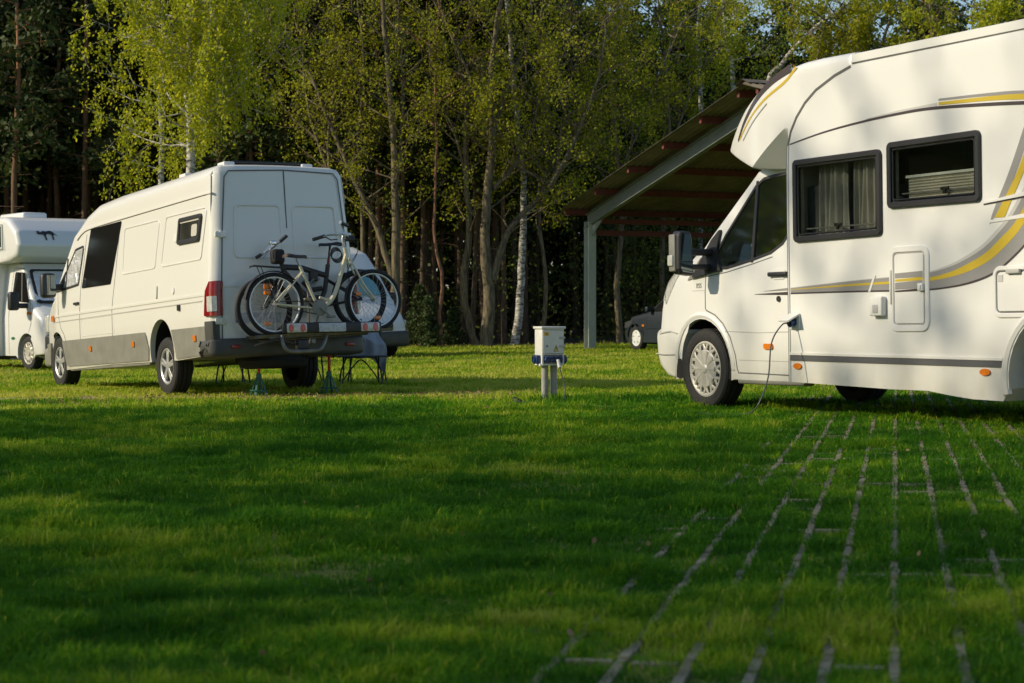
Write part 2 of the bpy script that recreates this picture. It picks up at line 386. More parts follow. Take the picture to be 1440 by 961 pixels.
# ------------------------------------------------------------------ the large motorhome on the right
def cab_y(x, z):
    y = 1.0-.13*max(0, z-1.15)-.05*max(0, .6-z)
    if x > -.1: y *= 1-.14*((x+.1))**2
    return y
def build_motorhome():
    root = empty('motorhome'); root.matrix_world = frame_matrix((2.636, 17.944, .0395), (-1430, 2650))
    tag(root, 'big white motorhome with grey and yellow swoosh stripes parked on the paver lawn', 'motorhome')
    P = root; W = M['white']
    # coach
    arch_r = arc(-4.66, .38, .485, -22, 202, 18)           # wheel arch opening, from front to rear over the top
    low = [(-1.54, .29), (-2.85, .26), (-3.29, .26), (-3.56, .23), (-3.79, .21), (-4.12, .205)]
    out = low+[p for p in arch_r if p[1] > .205]+[(-5.3, .3), (-6.55, .36)]
    nb = len(out)
    top = [(-6.72, .6), (-6.78, 2.7), (-6.6, 2.98), (-2.42, 2.975), (-2.41, 2.87), (-2.2, 2.82), (-1.95, 2.73), (-1.80, 2.64), (-1.68, 2.53), (-1.60, 2.42), (-1.56, 2.30), (-1.54, 2.1)]
    rad = [0]*nb+[.05, .1, .09, .07]+[0]*8
    bm = layered(out+top, rad, 1.13, 4, .4)
    coach = bm_obj('living_body', bm, W, P)
    side = lambda u, v, o: (u, 1.13+o, v)
    w1 = [(-1.64, 1.47), (-2.785, 1.48), (-2.785, 2.165), (-1.64, 2.165)]; w2 = [(-2.865, 1.685), (-3.92, 1.68), (-3.92, 2.21), (-2.865, 2.205)]
    # the living body is a hollow shell, open at its windows (both sides) and at roof lights added to brighten the inside
    boolean_cut(coach, prism_bm([(-6.4, .96), (-1.62, .96), (-1.62, 2.26), (-2.35, 2.72), (-6.4, 2.86)], -1.07, 1.07), M['inter'])
    for w in (w1, w2):
        boolean_cut(coach, prism_bm(inset(ccw(w), .05), .95, 1.5), M['inter']); boolean_cut(coach, prism_bm(inset(ccw(w), .05), -1.5, -.95), M['inter'])
        ring_far = MB(); ring(ring_far, fillet(ccw(w), .045), .048, -.01, .028, lambda u, v, o: (u, -1.13-o, v)); ring_far.build('side_window', M['black'], P)
    for (a, b) in ((-3.3, -2.7), (-4.6, -3.9)):
        boolean_cut(coach, prism_bm(rect(a, 2.6, b, 3.2), -.3, .3), M['inter'])
        rl = MB(); ring(rl, rect(a-.04, -.34, b+.04, .34, .03), .05, -.02, .03, lambda u, v, o: (u, v, 2.98+o)); rl = rl.build('added_roof_light', M['trim'], P)
        MB().add([(a, -.3, 2.99), (b, -.3, 2.99), (b, .3, 2.99), (a, .3, 2.99)], [(0, 1, 2, 3)]).build('pane', M['glassb'], rl, 0)
    for k, w in enumerate((w1, w2)):
        m = MB(); ring(m, fillet(ccw(w), .045), .048, -.01, .028, side); fr = m.build('side_window', M['black'], P)
        m = MB(); ring(m, fillet(inset(ccw(w), .056), .03), .014, -.012, .018, side); m.build('inner_frame', M['black'], fr)
        slab(MB(), fillet(inset(ccw(w), .06), .03), .012, .016, side, 0).build('pane', M['glassb'], fr, 0)
        m = MB(); zc = min(p[1] for p in w)+.115; xc = sum(p[0] for p in w)/4+(-.1 if k else .02)
        m.box((xc-.045, 1.10, zc), (xc+.045, 1.118, zc+.025), .006); m.box((xc-.01, 1.10, zc-.03), (xc+.02, 1.118, zc+.02), .004)
        m.build('latch', M['black'], fr)
        m = MB()
        m.tube([(w[0][0]-.12, 1.095, w[0][1]+.11), (w[1][0]+.1, 1.095, w[0][1]+.11)], .007, 6); m.build('stay_bar', M['alu'], fr)
    # curtains in the first window
    for (a, b) in ((-1.86, -2.22), (-2.32, -2.60)):
        vs = []; fs = []; n = 60
        for i in range(n+1):
            t = i/n; x = a+(b-a)*t
            for j in range(9):
                s = j/8; y = 1.02+.022*math.sin(t*31+1.2*math.sin(3*t))+.012*math.sin(t*13+s*2); vs.append((x+.02*s*math.sin(5*t), y, 2.14-.64*s))
        for i in range(n):
            for j in range(8): fs.append((i*9+j, (i+1)*9+j, (i+1)*9+j+1, i*9+j+1))
        MB().add(vs, fs).build('curtain', M['curtain'], P, 60)
    MB().box((-2.75, .8, 1.45), (-1.7, .98, 1.56), .02).build('window_shelf', M['blind'], P)
    MB().box((-2.75, .82, 1.56), (-2.5, .97, 1.80), .05).build('cushion', mat('grey_blue_cushion', (.06, .07, .09), .8), P)
    # second window: half raised pleated blind, dark worktop things, light ceiling hatch
    m = MB(); vs = []; fs = []
    for j in range(17):
        z = 1.745+j*.011; y = 1.075+(.006 if j % 2 else -.006)
        vs += [(-3.04, y, z), (-3.80, y, z)]
    fs = [(2*j, 2*j+1, 2*j+3, 2*j+2) for j in range(16)]
    m.add(vs, fs).build('blind', M['blind'], P, 0)
    MB().box((-3.82, 1.06, 1.915), (-3.02, 1.09, 1.935)).build('blind_rail', M['trim'], P)
    lit = mat('cream_cupboard', (.42, .38, .28), .6)
    MB().box((-4.2, -1.06, 2.05), (-2.6, -.72, 2.5), .01).build('cupboard', M['seat'], P); MB().box((-1.9, -.5, 1.98), (-1.64, .1, 2.2), .01).build('cupboard', lit, P); MB().box((-2.2, -1.05, 1.0), (-1.64, 1.0, 1.95), .02).build('partition', M['seat'], P)
    MB().box((-3.95, .35, 1.0), (-2.9, .40, 1.9), .01).build('kitchen_back', M['seat'], P)
    m = MB().tube([(-3.66, .8, 1.9), (-3.67, .8, 2.16)], .035, 10); m.tube([(-3.5, .75, 1.9), (-3.5, .75, 2.0), (-3.44, .75, 2.04)], .03, 8); m.build('bottle', M['black'], P)
    # overcab nose
    def oc_y(x, z):
        y = 1.125
        if x > -1.55: y *= 1-.30*((x+1.55)/1.35)**2
        lz = 2.45+(x+1.5)*(-.50) if x > -1.5 else 2.45
        if z < lz and x > -1.521: y -= (lz-z)*1.15
        return y
    def oc_def(x, y, z):
        return Vector((x, y/1.125*oc_y(x, z), z))
    prof = [(-2.41, 2.86), (-2.2, 2.81), (-1.95, 2.72), (-1.80, 2.63), (-1.68, 2.52), (-1.60, 2.41), (-1.555, 2.29), (-1.54, 2.12), (-1.3, 2.125), (-.99, 2.14), (-.62, 2.25), (-.27, 2.355), (-.235, 2.375), (-.32, 2.46), (-.50, 2.58), (-.75, 2.71), (-1.02, 2.82), (-1.28, 2.905), (-1.54, 2.96), (-1.76, 2.985), (-2.0, 2.99), (-2.415, 2.985)]
    rad = [0]*8+[.0, .015, .02, .02, .03, .05, .07, .07, .07, .07, .07, .07, .07, .07, .07]
    bm = layered(prof, rad, 1.125, 4, .06, oc_def, [((-1.5, 0, 2.45), (.5, 0, 1)), ((-1.52, 0, 0), (1, 0, 0))])
    bm_obj('overcab_nose', bm, W, P, 26)
    ocs = lambda u, v, o: (u, oc_y(u, v)+o, v)
    seamp = [(-2.415, 2.985), (-2.41, 2.865), (-2.2, 2.815), (-1.95, 2.725), (-1.80, 2.635), (-1.68, 2.525), (-1.60, 2.415), (-1.555, 2.295), (-1.54, 2.1), (-1.54, .29)]
    m = MB(); strip(m, seamp[1:], .022, side, -.004, .004)
    m.build('body_seam', M['seam'], P); MB().tube([(x-.012, 1.134, z) for x, z in seamp[7:]], .008, 6).build('edge_bead', M['trim'], P)
    yl = OCY; m = MB(); strip(m, spline(yl, 5), (.028, .018), ocs, -.001, .003, .05); m.build('yellow_stripe', M['s_yellow'], P)
    m = MB(); strip(m, spline(OCD, 5), (.07, .03), ocs, -.001, .003, .05); m.build('dark_stripe', M['s_dark'], P)
    m = MB(); strip(m, spline(OCG, 5), .014, ocs, -.001, .003, .05); m.build('grey_stripe', M['s_grey'], P)
    m = MB(); strip(m, [(-6.5, 2.895), (-2.43, 2.885)], .012, side, 0, .004); m.build('roof_seam', M['seam'], P)
    m = MB(); strip(m, [(-6.6, 2.925), (-2.43, 2.925)], .065, side, -.002, .006); m.build('roof_edge_trim', M['trim'], P)
    MB().box((-5.6, -.3, 2.97), (-5.0, .3, 3.06), .02).build('roof_hatch', M['trim'], P)
    # decor stripes: (lower edge, upper edge) pairs, growing and sweeping up towards the back
    def S(lo, hi, mm, nm, off): 
        a = spline(lo, 6); b = spline(hi, 6); k = MB(); band(k, a, b, side, 0, off); k.build(nm, M[mm], P, 0)
    bot = [(-1.57, 1.035), (-2.4, 1.035), (-3.2, 1.03), (-3.55, 1.045), (-3.8, 1.075), (-4.02, 1.13), (-4.2, 1.22), (-4.42, 1.38), (-4.62, 1.62)]
    def up(d):
        return [(x+n[0]*dd*SC, z+n[1]*dd*SC) for (x, z), n, dd in zip(bot, nrm, d)]
    nrm = [(0, 1), (0, 1), (0, 1), (.1, 1), (.25, .97), (.42, .9), (.6, .8), (.75, .66), (.85, .5)]
    e0 = [0]*9; SC = .80; e1 = [.016]*4+[.02]*5; e2 = [.03, .045, .06, .075, .09, .10, .11, .12, .12]; e3 = [.045, .065, .085, .10, .12, .14, .15, .16, .17]
    e4 = [.05, .085, .115, .145, .19, .225, .245, .25, .26]; e5 = [.065, .115, .16, .195, .24, .28, .30, .32, .33]; e6 = [.07, .12, .17, .215, .27, .315, .34, .36, .37]
    S(up(e0), up(e1), 's_dark', 'dark_stripe', .003); S(up(e1), up(e2), 's_grey', 'grey_stripe', .0022)
    S(up(e2), up(e3), 's_grey', 'grey_stripe', .0026); S(up(e3), up(e4), 's_yellow', 'yellow_stripe', .0034); S(up(e4), up(e5), 's_grey', 'grey_stripe', .0026); S(up(e5), up(e6), 's_pale', 'pale_stripe', .0022)
    m = MB(); slab(m, [(-2.60, 1.035), (-2.625, 1.035), (-2.695, 1.165), (-2.67, 1.165)], .003, .006, side, 0); m.build('stripe_gap', W, P, 0)
    slab(MB(), [(-4.0, 1.515), (-4.8, 1.56), (-4.8, 1.60), (-4.0, 1.535)], .003, .006, side, 0).build('stripe_gap', W, P, 0)
    # stripe that climbs over the swoosh moulding
    S([(-4.02, 1.53), (-4.12, 1.62), (-4.3, 1.9), (-4.5, 2.3)], [(-4.0, 1.50), (-4.04, 1.60), (-4.22, 1.9), (-4.42, 2.3)], 's_grey', 'grey_stripe', .0022)
    S([(-4.16, 1.55), (-4.24, 1.68), (-4.38, 1.9), (-4.6, 2.3)], [(-4.05, 1.55), (-4.13, 1.65), (-4.31, 1.9), (-4.51, 2.3)], 's_yellow', 'yellow_stripe', .0034)
    m = MB(); strip(m, [(-3.95, 1.665), (-4.2, 1.69), (-4.8, 1.75)], (.012, .05), side, 0, .012); m.build('moulding', M['trim'], P)
    m = MB(); strip(m, [(-3.94, 1.655), (-4.2, 1.672), (-4.8, 1.715)], .012, side, 0, .004); m.build('dark_stripe', M['s_dark'], P)
    # upper line
    ul = spline([(-1.58, 2.305), (-2.0, 2.36), (-2.42, 2.395), (-2.95, 2.42), (-3.45, 2.42), (-4.36, 2.36), (-5.0, 2.29)], 6)
    m = MB(); strip(m, ul, (.01, .03), side, 0, .003); m.build('dark_stripe', M['s_dark'], P)
    u2 = spline([(-3.46, 2.445), (-4.0, 2.425), (-4.36, 2.40), (-5.0, 2.33)], 6)
    m = MB(); strip(m, [(x, z+.005) for x, z in u2], (.022, .05), side, 0, .0035); m.build('yellow_stripe', M['s_yellow'], P)
    m = MB(); strip(m, [(x, z+.035) for x, z in u2], (.016, .035), side, 0, .0025); m.build('grey_stripe', M['s_grey'], P)
    m = MB(); strip(m, [(-2.6, 2.42), (-3.0, 2.44), (-3.44, 2.445)], (.006, .03), side, 0, .0025); m.build('pale_stripe', M['s_pale'], P)
    # skirt stripe, ridge, lamps, doors
    m = MB(); strip(m, [(-1.56, .495), (-4.13, .475)], .045, side, -.002, .010); m.build('skirt_stripe', mat('graphite_trim', (.085, .085, .09), .5), P)
    m = MB(); strip(m, [(-1.56, .53), (-4.13, .512)], .02, side, -.002, .014); m.build('skirt_ridge', W, P)
    for (x, z) in ((-1.66, .425), (-3.94, .415)):
        m = MB(); slab(m, [(x+.055*math.cos(t*.3927), z+.026*math.sin(t*.3927)) for t in range(16)], -.002, .014, side, 0); m.build('side_lamp', M['orange'], P)
    hat = fillet(rect(-3.335, .715, -2.865, 1.385), .085)
    m = MB(); ring(m, hat, .05, -.004, .013, side); d = m.build('service_door', W, P)
    m = MB(); ring(m, inset(ccw(hat), .052), .009, 0, .004, side, .002); m.build('door_gap', M['softseam'], d)
    m = MB(); slab(m, inset(ccw(hat), .066), -.002, .009, side, 0); m.build('door_panel', W, d)
    for (z0, z1, mm, nm) in ((1.03, 1.05, 's_dark', 'dark_stripe'), (1.05, 1.112, 's_grey', 'grey_stripe'), (1.112, 1.138, 's_yellow', 'yellow_stripe'), (1.138, 1.185, 's_grey', 'grey_stripe')):
        slab(MB(), [(-3.262, z0), (-2.938, z0-.004), (-2.938, z1-.012), (-3.262, z1)], .009, .0115, side, 0).build(nm, M[mm], d, 0)
    m = MB(); m.box((-3.285, 1.135, 1.03), (-3.225, 1.165, 1.09), .006); m.box((-3.27, 1.16, 1.045), (-3.245, 1.172, 1.075)); m.build('latch', M['trim'], d)
    MB().box((-2.90, 1.13, .93), (-2.885, 1.15, 1.2), .004).build('hinge', M['badge'], d)
    m = MB().box((-2.82, 1.13, .84), (-2.67, 1.185, .995), .012); bx = m.build('service_hatch', M['trim'], P)
    MB().box((-2.775, 1.184, .865), (-2.715, 1.19, .93), .002).build('lock', M['badge'], bx)
    hat = fillet(rect(-4.75, .815, -4.03, 1.195), .075)
    m = MB(); ring(m, hat, .035, -.004, .012, side); d = m.build('service_door', W, P)
    m = MB(); ring(m, inset(ccw(hat), .037), .008, 0, .004, side, .002); m.build('door_gap', M['seam'], d)
    m = MB(); slab(m, inset(ccw(hat), .05), -.002, .008, side, 0); m.build('door_panel', W, d)
    MB().box((-4.33, 1.135, 1.135), (-4.19, 1.165, 1.17), .008).build('latch', M['badge'], d); MB().box((-4.14, 1.135, 1.08), (-4.09, 1.142, 1.13)).build('door_label', M['s_pale'], d)
    # arch flare
    m = MB(); pts = arc(-4.66, .38, .525, -14, 194, 22)
    m.tube([(x, 1.11, z) for x, z in pts], .04, 8); m.build('arch_flare', W, P)
    # charging inlet with its open flap
    m = MB(); m.box((-1.70, 1.128, .735), (-1.565, 1.145, .865), .008); inl = m.build('power_inlet', M['trim'], P)
    m = MB(); vs = [(-1.70, 1.14, .862), (-1.555, 1.14, .862), (-1.70, 1.14, .875), (-1.555, 1.14, .875)]
    vs = [(-1.70, 1.14, .858), (-1.56, 1.14, .858), (-1.56, 1.255, .80), (-1.70, 1.255, .80), (-1.70, 1.14, .872), (-1.56, 1.14, .872), (-1.56, 1.262, .812), (-1.70, 1.262, .812)]
    m.add(vs, [(0, 3, 2, 1), (4, 5, 6, 7), (0, 1, 5, 4), (1, 2, 6, 5), (2, 3, 7, 6), (3, 0, 4, 7)]).build('flap', M['trim'], inl)
    MB().tube([(-1.632, 1.14, .80), (-1.632, 1.20, .785)], .034, 14).build('plug', M['blue'], inl)
    # under the floor
    m = MB(); m.box((-6.3, -.95, .28), (.5, .95, .46)); m.box((-3.9, .1, .2), (-3.2, .8, .3), .03); m.box((-2.6, -.7, .22), (-1.9, .2, .3), .03); m.build('chassis', M['dark'], P)
    # ---- cab
    arch_f = arc(-.01, .37, .465, 192, -15, 18)
    out = [(-1.56, .27), (-1.0, .28), (-.52, .285)]+arch_f+[(.48, .27), (.84, .28), (1.06, .36), (1.17, .45), (1.20, .66), (1.17, .735), (1.05, .76), (1.0, .95), (.92, 1.11), (.80, 1.23), (.64, 1.32), (.32, 1.41), (.06, 1.48), (-.10, 1.60), (-.74, 2.15), (-.85, 2.21), (-1.0, 2.245), (-1.56, 2.27)]
    nf = 3+len(arch_f)
    rad = [0]*nf+[0, .06, .08, .1, .1, .1, .1, .11, .12, .13, .14, .13, .09, .05, .06, .09, .1, .1]
    def cdef(x, y, z): return Vector((x-(.06*(abs(y))**3 if x > .3 else 0), y*cab_y(x, z), z))
    bm = layered(out, rad, 1.0, 5, .13, cdef)
    cab = bm_obj('cab_body', bm, W, P, 35)
    winp = [(-.19, 1.40), (-.34, 1.60), (-.74, 2.02), (-.86, 2.085), (-1.0, 2.10), (-1.40, 2.12), (-1.43, 2.09), (-1.42, 1.80), (-1.36, 1.60), (-1.24, 1.47), (-1.08, 1.395), (-.80, 1.34), (-.42, 1.28), (-.24, 1.28)]
    boolean_cut(cab, prism_bm(inset(ccw(winp), .02), -1.3, 1.3), M['inter'])
    cs = lambda u, v, o: (u-(0), cab_y(u, v)+o, v)
    m = MB(); ring(m, fillet(ccw(winp), .02, 2), .028, -.01, .004, cs, .002); dw = m.build('cab_window', M['black'], P)
    for sg in (1, -1):
        sf = (lambda u, v, o, sg=sg: (u, sg*(cab_y(u, v)+o), v))
        slab(MB(), inset(ccw(winp), .015), -.012, -.008, sf).build('pane', M['glassd'], dw, 60)
        m = MB(); strip(m, [(-.77, 2.06), (-.80, 1.33)], .035, sf, -.02, .003); m.build('window_bar', M['black'], dw)
    # mirror sail
    m = MB(); slab(m, fillet([(.12, 1.215), (-.16, 1.56), (-.29, 1.66), (-.25, 1.40), (-.36, 1.275)], .01, 2), .0, .03, cs, .1); m.build('mirror_sail', M['black'], P)
    m = MB(); slab(m, [(.22, 1.195), (.02, 1.40), (-.08, 1.38), (-.06, 1.24)], .0, .01, cs, .1); m.build('wing_trim', M['grey'], P)
    # mirror: two arms and tall head
    m = MB(); m.box((-.20, .90, 1.415), (-.09, 1.22, 1.475), .014); m.box((-.20, .92, 1.285), (-.09, 1.22, 1.335), .014)
    mir = m.build('door_mirror', M['black'], P)
    def head(xx, yy): return (xx, yy)
    hp = fillet([(1.185, 1.225), (1.33, 1.245), (1.36, 1.29), (1.355, 1.60), (1.33, 1.64), (1.22, 1.63), (1.20, 1.56)], .022, 4)
    m = MB(); bmh = layered([(y, z) for y, z in hp], [.03]*len(hp), .07, 3, 5); bmh.verts.index_update()
    m.add([(-.13-(-v.co.y), v.co.x, v.co.z) for v in bmh.verts], [tuple(v.index for v in f.verts) for f in bmh.faces]); bmh.free()
    hd = m.build('mirror_head', M['black'], mir)
    mf = lambda u, v, o: (-.2-o, u, v)
    m = MB(); slab(m, inset(ccw(hp), .024), -.004, .003, mf, 0); g = m.build('mirror_glass', M['mirror'], mir, 0)
    MB().box((-.206, 1.205, 1.352), (-.202, 1.345, 1.362)).build('mirror_divider', M['black'], mir)
    m = MB(); m.box((-.15, 1.345, 1.27), (-.05, 1.372, 1.61), .012); m.build('mirror_shell', M['grey'], mir); MB().box((-.13, 1.36, 1.32), (-.05, 1.388, 1.42), .01).build('indicator', M['clear'], mir)
    # panel gaps
    m = MB()
    strip(m, [(-.09, 1.235), (-.09, .93)]+[(-.01+.56*math.cos(R(a)), .36+.56*math.sin(R(a))) for a in (100, 115, 130, 147, 165, 178)]+[(-.59, .34)], .011, cs)
    strip(m, [(-1.44, 2.12), (-1.475, 1.9), (-1.475, .34)], .011, cs); strip(m, [(-.6, .345), (-1.475, .335)], .010, cs)
    strip(m, [(.12, 1.2), (-.42, 1.255), (-.80, 1.315), (-1.10, 1.37)], .008, cs)
    m.build('door_seam', M['seam'], P, 0)
    m = MB(); strip(m, [(-.36, .72), (-.9, .705), (-1.475, .715)], .008, cs); strip(m, [(-.60, .46), (-1.475, .455)], .007, cs); strip(m, [(.98, .70), (.62, .72), (.46, .70)], .008, cs); m.build('door_crease', M['softseam'], P, 0)
    m = MB(); pts = arc(-.01, .37, .50, 180, -12, 26)
    m.tube([(x, cab_y(x, z)-.022, z) for x, z in pts], .036, 8); m.build('arch_flare', W, P)
    liner(P, -.01, .37, .455, .5, .95)
    m = MB(); m.box((-1.36, .985, 1.195), (-1.09, 1.03, 1.235), .012); m.build('door_handle', M['black'], P)
    m = MB(); slab(m, fillet(rect(-1.31, 1.17, -1.12, 1.265), .035), -.001, .004, cs, 0); m.build('handle_recess', M['trim'], P)
    MB().tube([(-1.225, .98, 1.0), (-1.225, 1.012, 1.0)], .026, 14).build('fuel_lock', M['black'], P)
    m = MB(); slab(m, fillet(rect(-1.13, .56, -1.0, .61), .018), -.001, .014, cs, 0); m.build('side_lamp', M['orange'], P)
    m = MB(); strip(m, [(-.87, 1.045), (-1.47, 1.045)], (.004, .035), cs); m.build('dark_stripe', M['s_dark'], P)
    m = MB(); strip(m, [(-1.0, 1.07), (-1.47, 1.085)], (.003, .03), cs); m.build('grey_stripe', M['s_grey'], P)
    m = MB(); m.box((-1.54, .86, .245), (-.56, .985, .30), .02); m.build('sill', M['grey'], P)
    ho = [(1.0+.008, .97), (.925, 1.12), (.805, 1.24), (.64, 1.328), (.46, 1.372), (.50, 1.25), (.66, 1.10), (.80, .98)]
    for s in (1, -1):
        hb = layered(ho, [.11, .12, .12, .12, .12, .0, .0, .0], 1.004, 5, .13, cdef)
        bmesh.ops.bisect_plane(hb, geom=list(hb.verts)+list(hb.edges)+list(hb.faces), plane_co=(0, s*.60, 0), plane_no=(0, -s, 0), clear_outer=True)
        bm_obj('headlight', hb, M['clear'], P, 40)
    m = MB(); strip(m, [(1.05, .50), (.80, .495), (.50, .50)], .009, cs); m.build('bumper_seam', M['softseam'], P, 0)
    T = Matrix(((-1, 0, 0, .02), (0, 0, 1, cab_y(.02, 1.14)-.0), (0, 1, 0, 1.14), (0, 0, 0, 1)))
    text_mesh('badge', '155', .062, T, M['badge'], P, .0005, .003)
    m = MB(); slab(m, rect(-.10, 1.092, .13, 1.098), 0, .002, cs, 0); m.build('badge_underline', M['badge'], P, 0)
    # windscreen, grille, plate
    m = MB(); vs = [(-.10+.015, -.80, 1.61), (-.10+.015, .80, 1.61), (-.70, .72, 2.14), (-.70, -.72, 2.14)]
    m.add([(x+.004, y, z+.005) for x, y, z in vs], [(0, 1, 2, 3)]).build('windscreen', M['privacy'], P, 0)
    m = MB(); m.box((1.0, -.55, .70), (1.06, .55, .92), .01); m.build('grille', M['black'], P)
    # seats and steering wheel seen through the side glass
    for y in (.42, -.42):
        m = MB(); m.box((-1.35, y-.24, 1.0), (-1.18, y+.24, 1.75), .06); m.box((-1.32, y-.13, 1.76), (-1.2, y+.13, 1.98), .05); m.build('cab_seat', M['seat'], P)
    m = MB(); m.torus((0, 0, 0), .20, .016, 28, 8, 'x'); m.tube([(0, -.19, 0), (0, .19, 0)], .02, 8); m.tube([(0, 0, 0), (.12, 0, -.0)], .04, 8)
    rot = Matrix.Rotation(R(-28), 4, 'Y'); m.v = [tuple(rot @ Vector(v)+Vector((-.72, .42, 1.42))) for v in m.v]; m.build('steering_wheel', M['black'], P)
    MB().box((-.62, -.85, 1.24), (-.18, .85, 1.36), .04).build('dashboard', M['seat'], P)
    for (x, y, s) in ((-.02, .865, 1), (-.02, -.865, -1), (-4.66, .87, 1), (-4.66, -.87, -1)):
        wheel(P, (x, y, .370), .372, .235, 'cover', s, 0)
    return root
OCY = [(-1.68, 2.95), (-1.51, 2.84), (-1.19, 2.73), (-.92, 2.61), (-.63, 2.44)]
OCD = [(-1.60, 2.95), (-1.32, 2.87), (-1.04, 2.75), (-.76, 2.58), (-.58, 2.43)]
OCG = [(-1.23, 2.69), (-.96, 2.56), (-.72, 2.42)]

# ------------------------------------------------------------------ the panel van with the bikes
VAN_M = frame_matrix((-3.374+4.03*-.5250, 23.238+4.03*.8510, -.0506+GS*4.03*-.525), (-.525, .851))
PITCH = Matrix.Rotation(R(2.3), 4, 'Y')
def van_y(x, z):
    y = .968-.088*max(0, z-1.0)-.06*max(0, .55-z)
    if x > -.3: y *= 1-.115*(x+.3)**2
    if x < -5.2: y *= 1-.35*(-5.2-x)**2
    return y
def build_van():
    root = empty('camper_van'); root.matrix_world = VAN_M
    tag(root, 'white high roof panel van with grey lower sides carrying two bicycles at its back', 'van')
    W = M['vanwhite']
    def pp(o): o.matrix_local = PITCH; return o
    arch_f = arc(0, .37, .40, 200, -18, 16); arch_r = arc(-3.98, .37, .39, 198, -18, 16)
    out = [(-5.50, .28), (-4.45, .245)]+arch_r+[(-2.2, .26)]+arch_f+[(.50, .28), (.76, .33), (.86, .42), (.90, .60), (.87, .80), (.82, .98), (.72, 1.12), (.50, 1.24), (.16, 1.36), (-.05, 1.48), (-.62, 2.06), (-.80, 2.18), (-1.05, 2.31), (-1.45, 2.41), (-2.2, 2.445), (-5.35, 2.475), (-5.44, 2.45), (-5.475, 2.38), (-5.53, 1.6), (-5.555, .75), (-5.555, .32)]
    n0 = 2+len(arch_r)+1+len(arch_f)
    rad = [0]*n0+[.03, .06, .08, .1, .1, .1, .12, .12, .12, .08, .06, .12, .14, .16, .17, .17, .12, .10, .10, .09, .05]
    def d(x, y, z):
        q = y/.968
        dx = 0
        if x > .2: dx = -.10*abs(q)**2.5
        if x < -5.4: dx = .045*abs(q)**4
        return Vector((x+dx, q*van_y(x, z), z+(.02*(1-q*q) if z > 2.3 else 0)))
    body = pp(bm_obj('van_body', layered(out, rad, .968, 5, .16, d), W, root))
    B = body
    side = lambda u, v, o: (u+(-.10 if u > .2 else 0)*0, van_y(u, v)+o, v)
    rsx = lambda u, v: -5.553+max(0, (v-.75))*.031+max(0, v-1.6)*.03+.045*abs(u/.968)**4
    rear = lambda u, v, o: (rsx(u, v)-o, u, v)
    # lower grey cladding
    for nm, poly in (('a', [(-.42, .30), (-.50, .28), (-3.53, .27), (-3.57, .42), (-3.50, .58), (-3.46, .622), (-.30, .635)]),
                     ('b', [(-4.41, .44), (-4.45, .262), (-5.45, .29), (-5.45, .612), (-4.34, .615)]),
                     ('c', [(.40, .40), (.42, .32), (.60, .34), (.66, .62), (.33, .63)])):
        slab(MB(), fillet(poly, .01, 2), -.01, .012, side, .1).build('side_cladding', M['grey'], B)
    m = MB()
    for z in (.905,): strip(m, [(.05, z+.0), (-5.30, z)], .012, side, -.002, .006)
    m.build('rub_line', M['softseam'], B)
    m = MB(); strip(m, [(.1, .985), (-5.38, .975)], .03, side, -.004, .007, .2); m.build('side_rib', W, B)
    # gutter under the high roof
    m = MB(); strip(m, spline([(-.78, 1.99), (-1.0, 2.065), (-1.3, 2.10), (-2.5, 2.12), (-5.42, 2.15)], 4), .02, side, -.004, .014, .15); m.build('gutter', W, B)
    m = MB(); strip(m, spline([(-.80, 1.97), (-1.0, 2.05), (-1.3, 2.085), (-2.5, 2.105), (-5.42, 2.135)], 4), .007, side, 0, .002, .15); m.build('gutter_shadow_gap', M['seam'], B)
    m = MB()
    strip(m, [(-1.17, 2.03), (-1.03, 1.3), (-1.03, .30)], .012, side); strip(m, [(-2.46, 2.08), (-2.38, 1.5), (-2.29, .95), (-2.29, .29)], .012, side)
    strip(m, [(-.05, 1.30), (-.12, 1.0)]+[(.0+.50*math.cos(R(a)), .37+.50*math.sin(R(a))) for a in (118, 135, 150, 165, 178)]+[(-.55, .29)], .010, side)
    m.build('door_seam', M['seam'], B, 0)
    # pressed panels
    for a in ([(-2.62, 1.385), (-3.78, 1.385), (-3.86, 1.99), (-2.62, 1.99)], [(-3.96, 1.385), (-5.24, 1.385), (-5.34, 2.0), (-4.06, 2.0)]):
        m = MB(); ring(m, fillet(ccw(a), .06), .022, -.005, .008, side, .006); m.build('pressed_panel', W, B, 60)
    m = MB(); ring(m, rect(-2.36, .66, -1.1, .90, .02), .012, -.005, .004, side, .004); m.build('pressed_panel', W, B, 60)
    # windows
    dk = fillet([(-1.10, 1.30), (-2.235, 1.29), (-2.40, 1.60), (-2.53, 2.095), (-1.34, 2.085), (-1.16, 1.6)], .02, 2)
    dk = fillet([(-1.075, 1.31), (-2.21, 1.295), (-2.51, 2.09), (-1.33, 2.085)], .025, 3)
    slab(MB(), dk, -.004, .007, side, .15).build('side_window', M['privacy'], B, 60)
    wp = [(-.06, 1.315), (-.95, 1.355), (-1.10, 1.90), (-.74, 1.87)]
    m = MB(); slab(m, fillet(ccw(wp), .05), -.004, .006, side, .12); cw = m.build('cab_window', M['foil'], B, 60)
    m = MB(); ring(m, fillet(ccw(wp), .05), .035, -.004, .011, side); m.build('window_seal', M['black'], cw)
    m = MB(); strip(m, [(-.44, 1.76), (-.42, 1.33)], .03, side, 0, .010); m.build('window_bar', M['black'], cw)
    sw = [(-4.50, 1.615), (-5.17, 1.61), (-5.22, 1.93), (-4.52, 1.93)]
    m = MB(); ring(m, fillet(ccw(sw), .04), .05, -.004, .03, side); fw = m.build('side_window', M['black'], B)
    slab(MB(), inset(ccw(sw), .045), .0, .014, side, 0).build('pane', mat('hazy_acrylic', (.06, .06, .05), .08, coat=1, var=.5, vscale=5), fw)
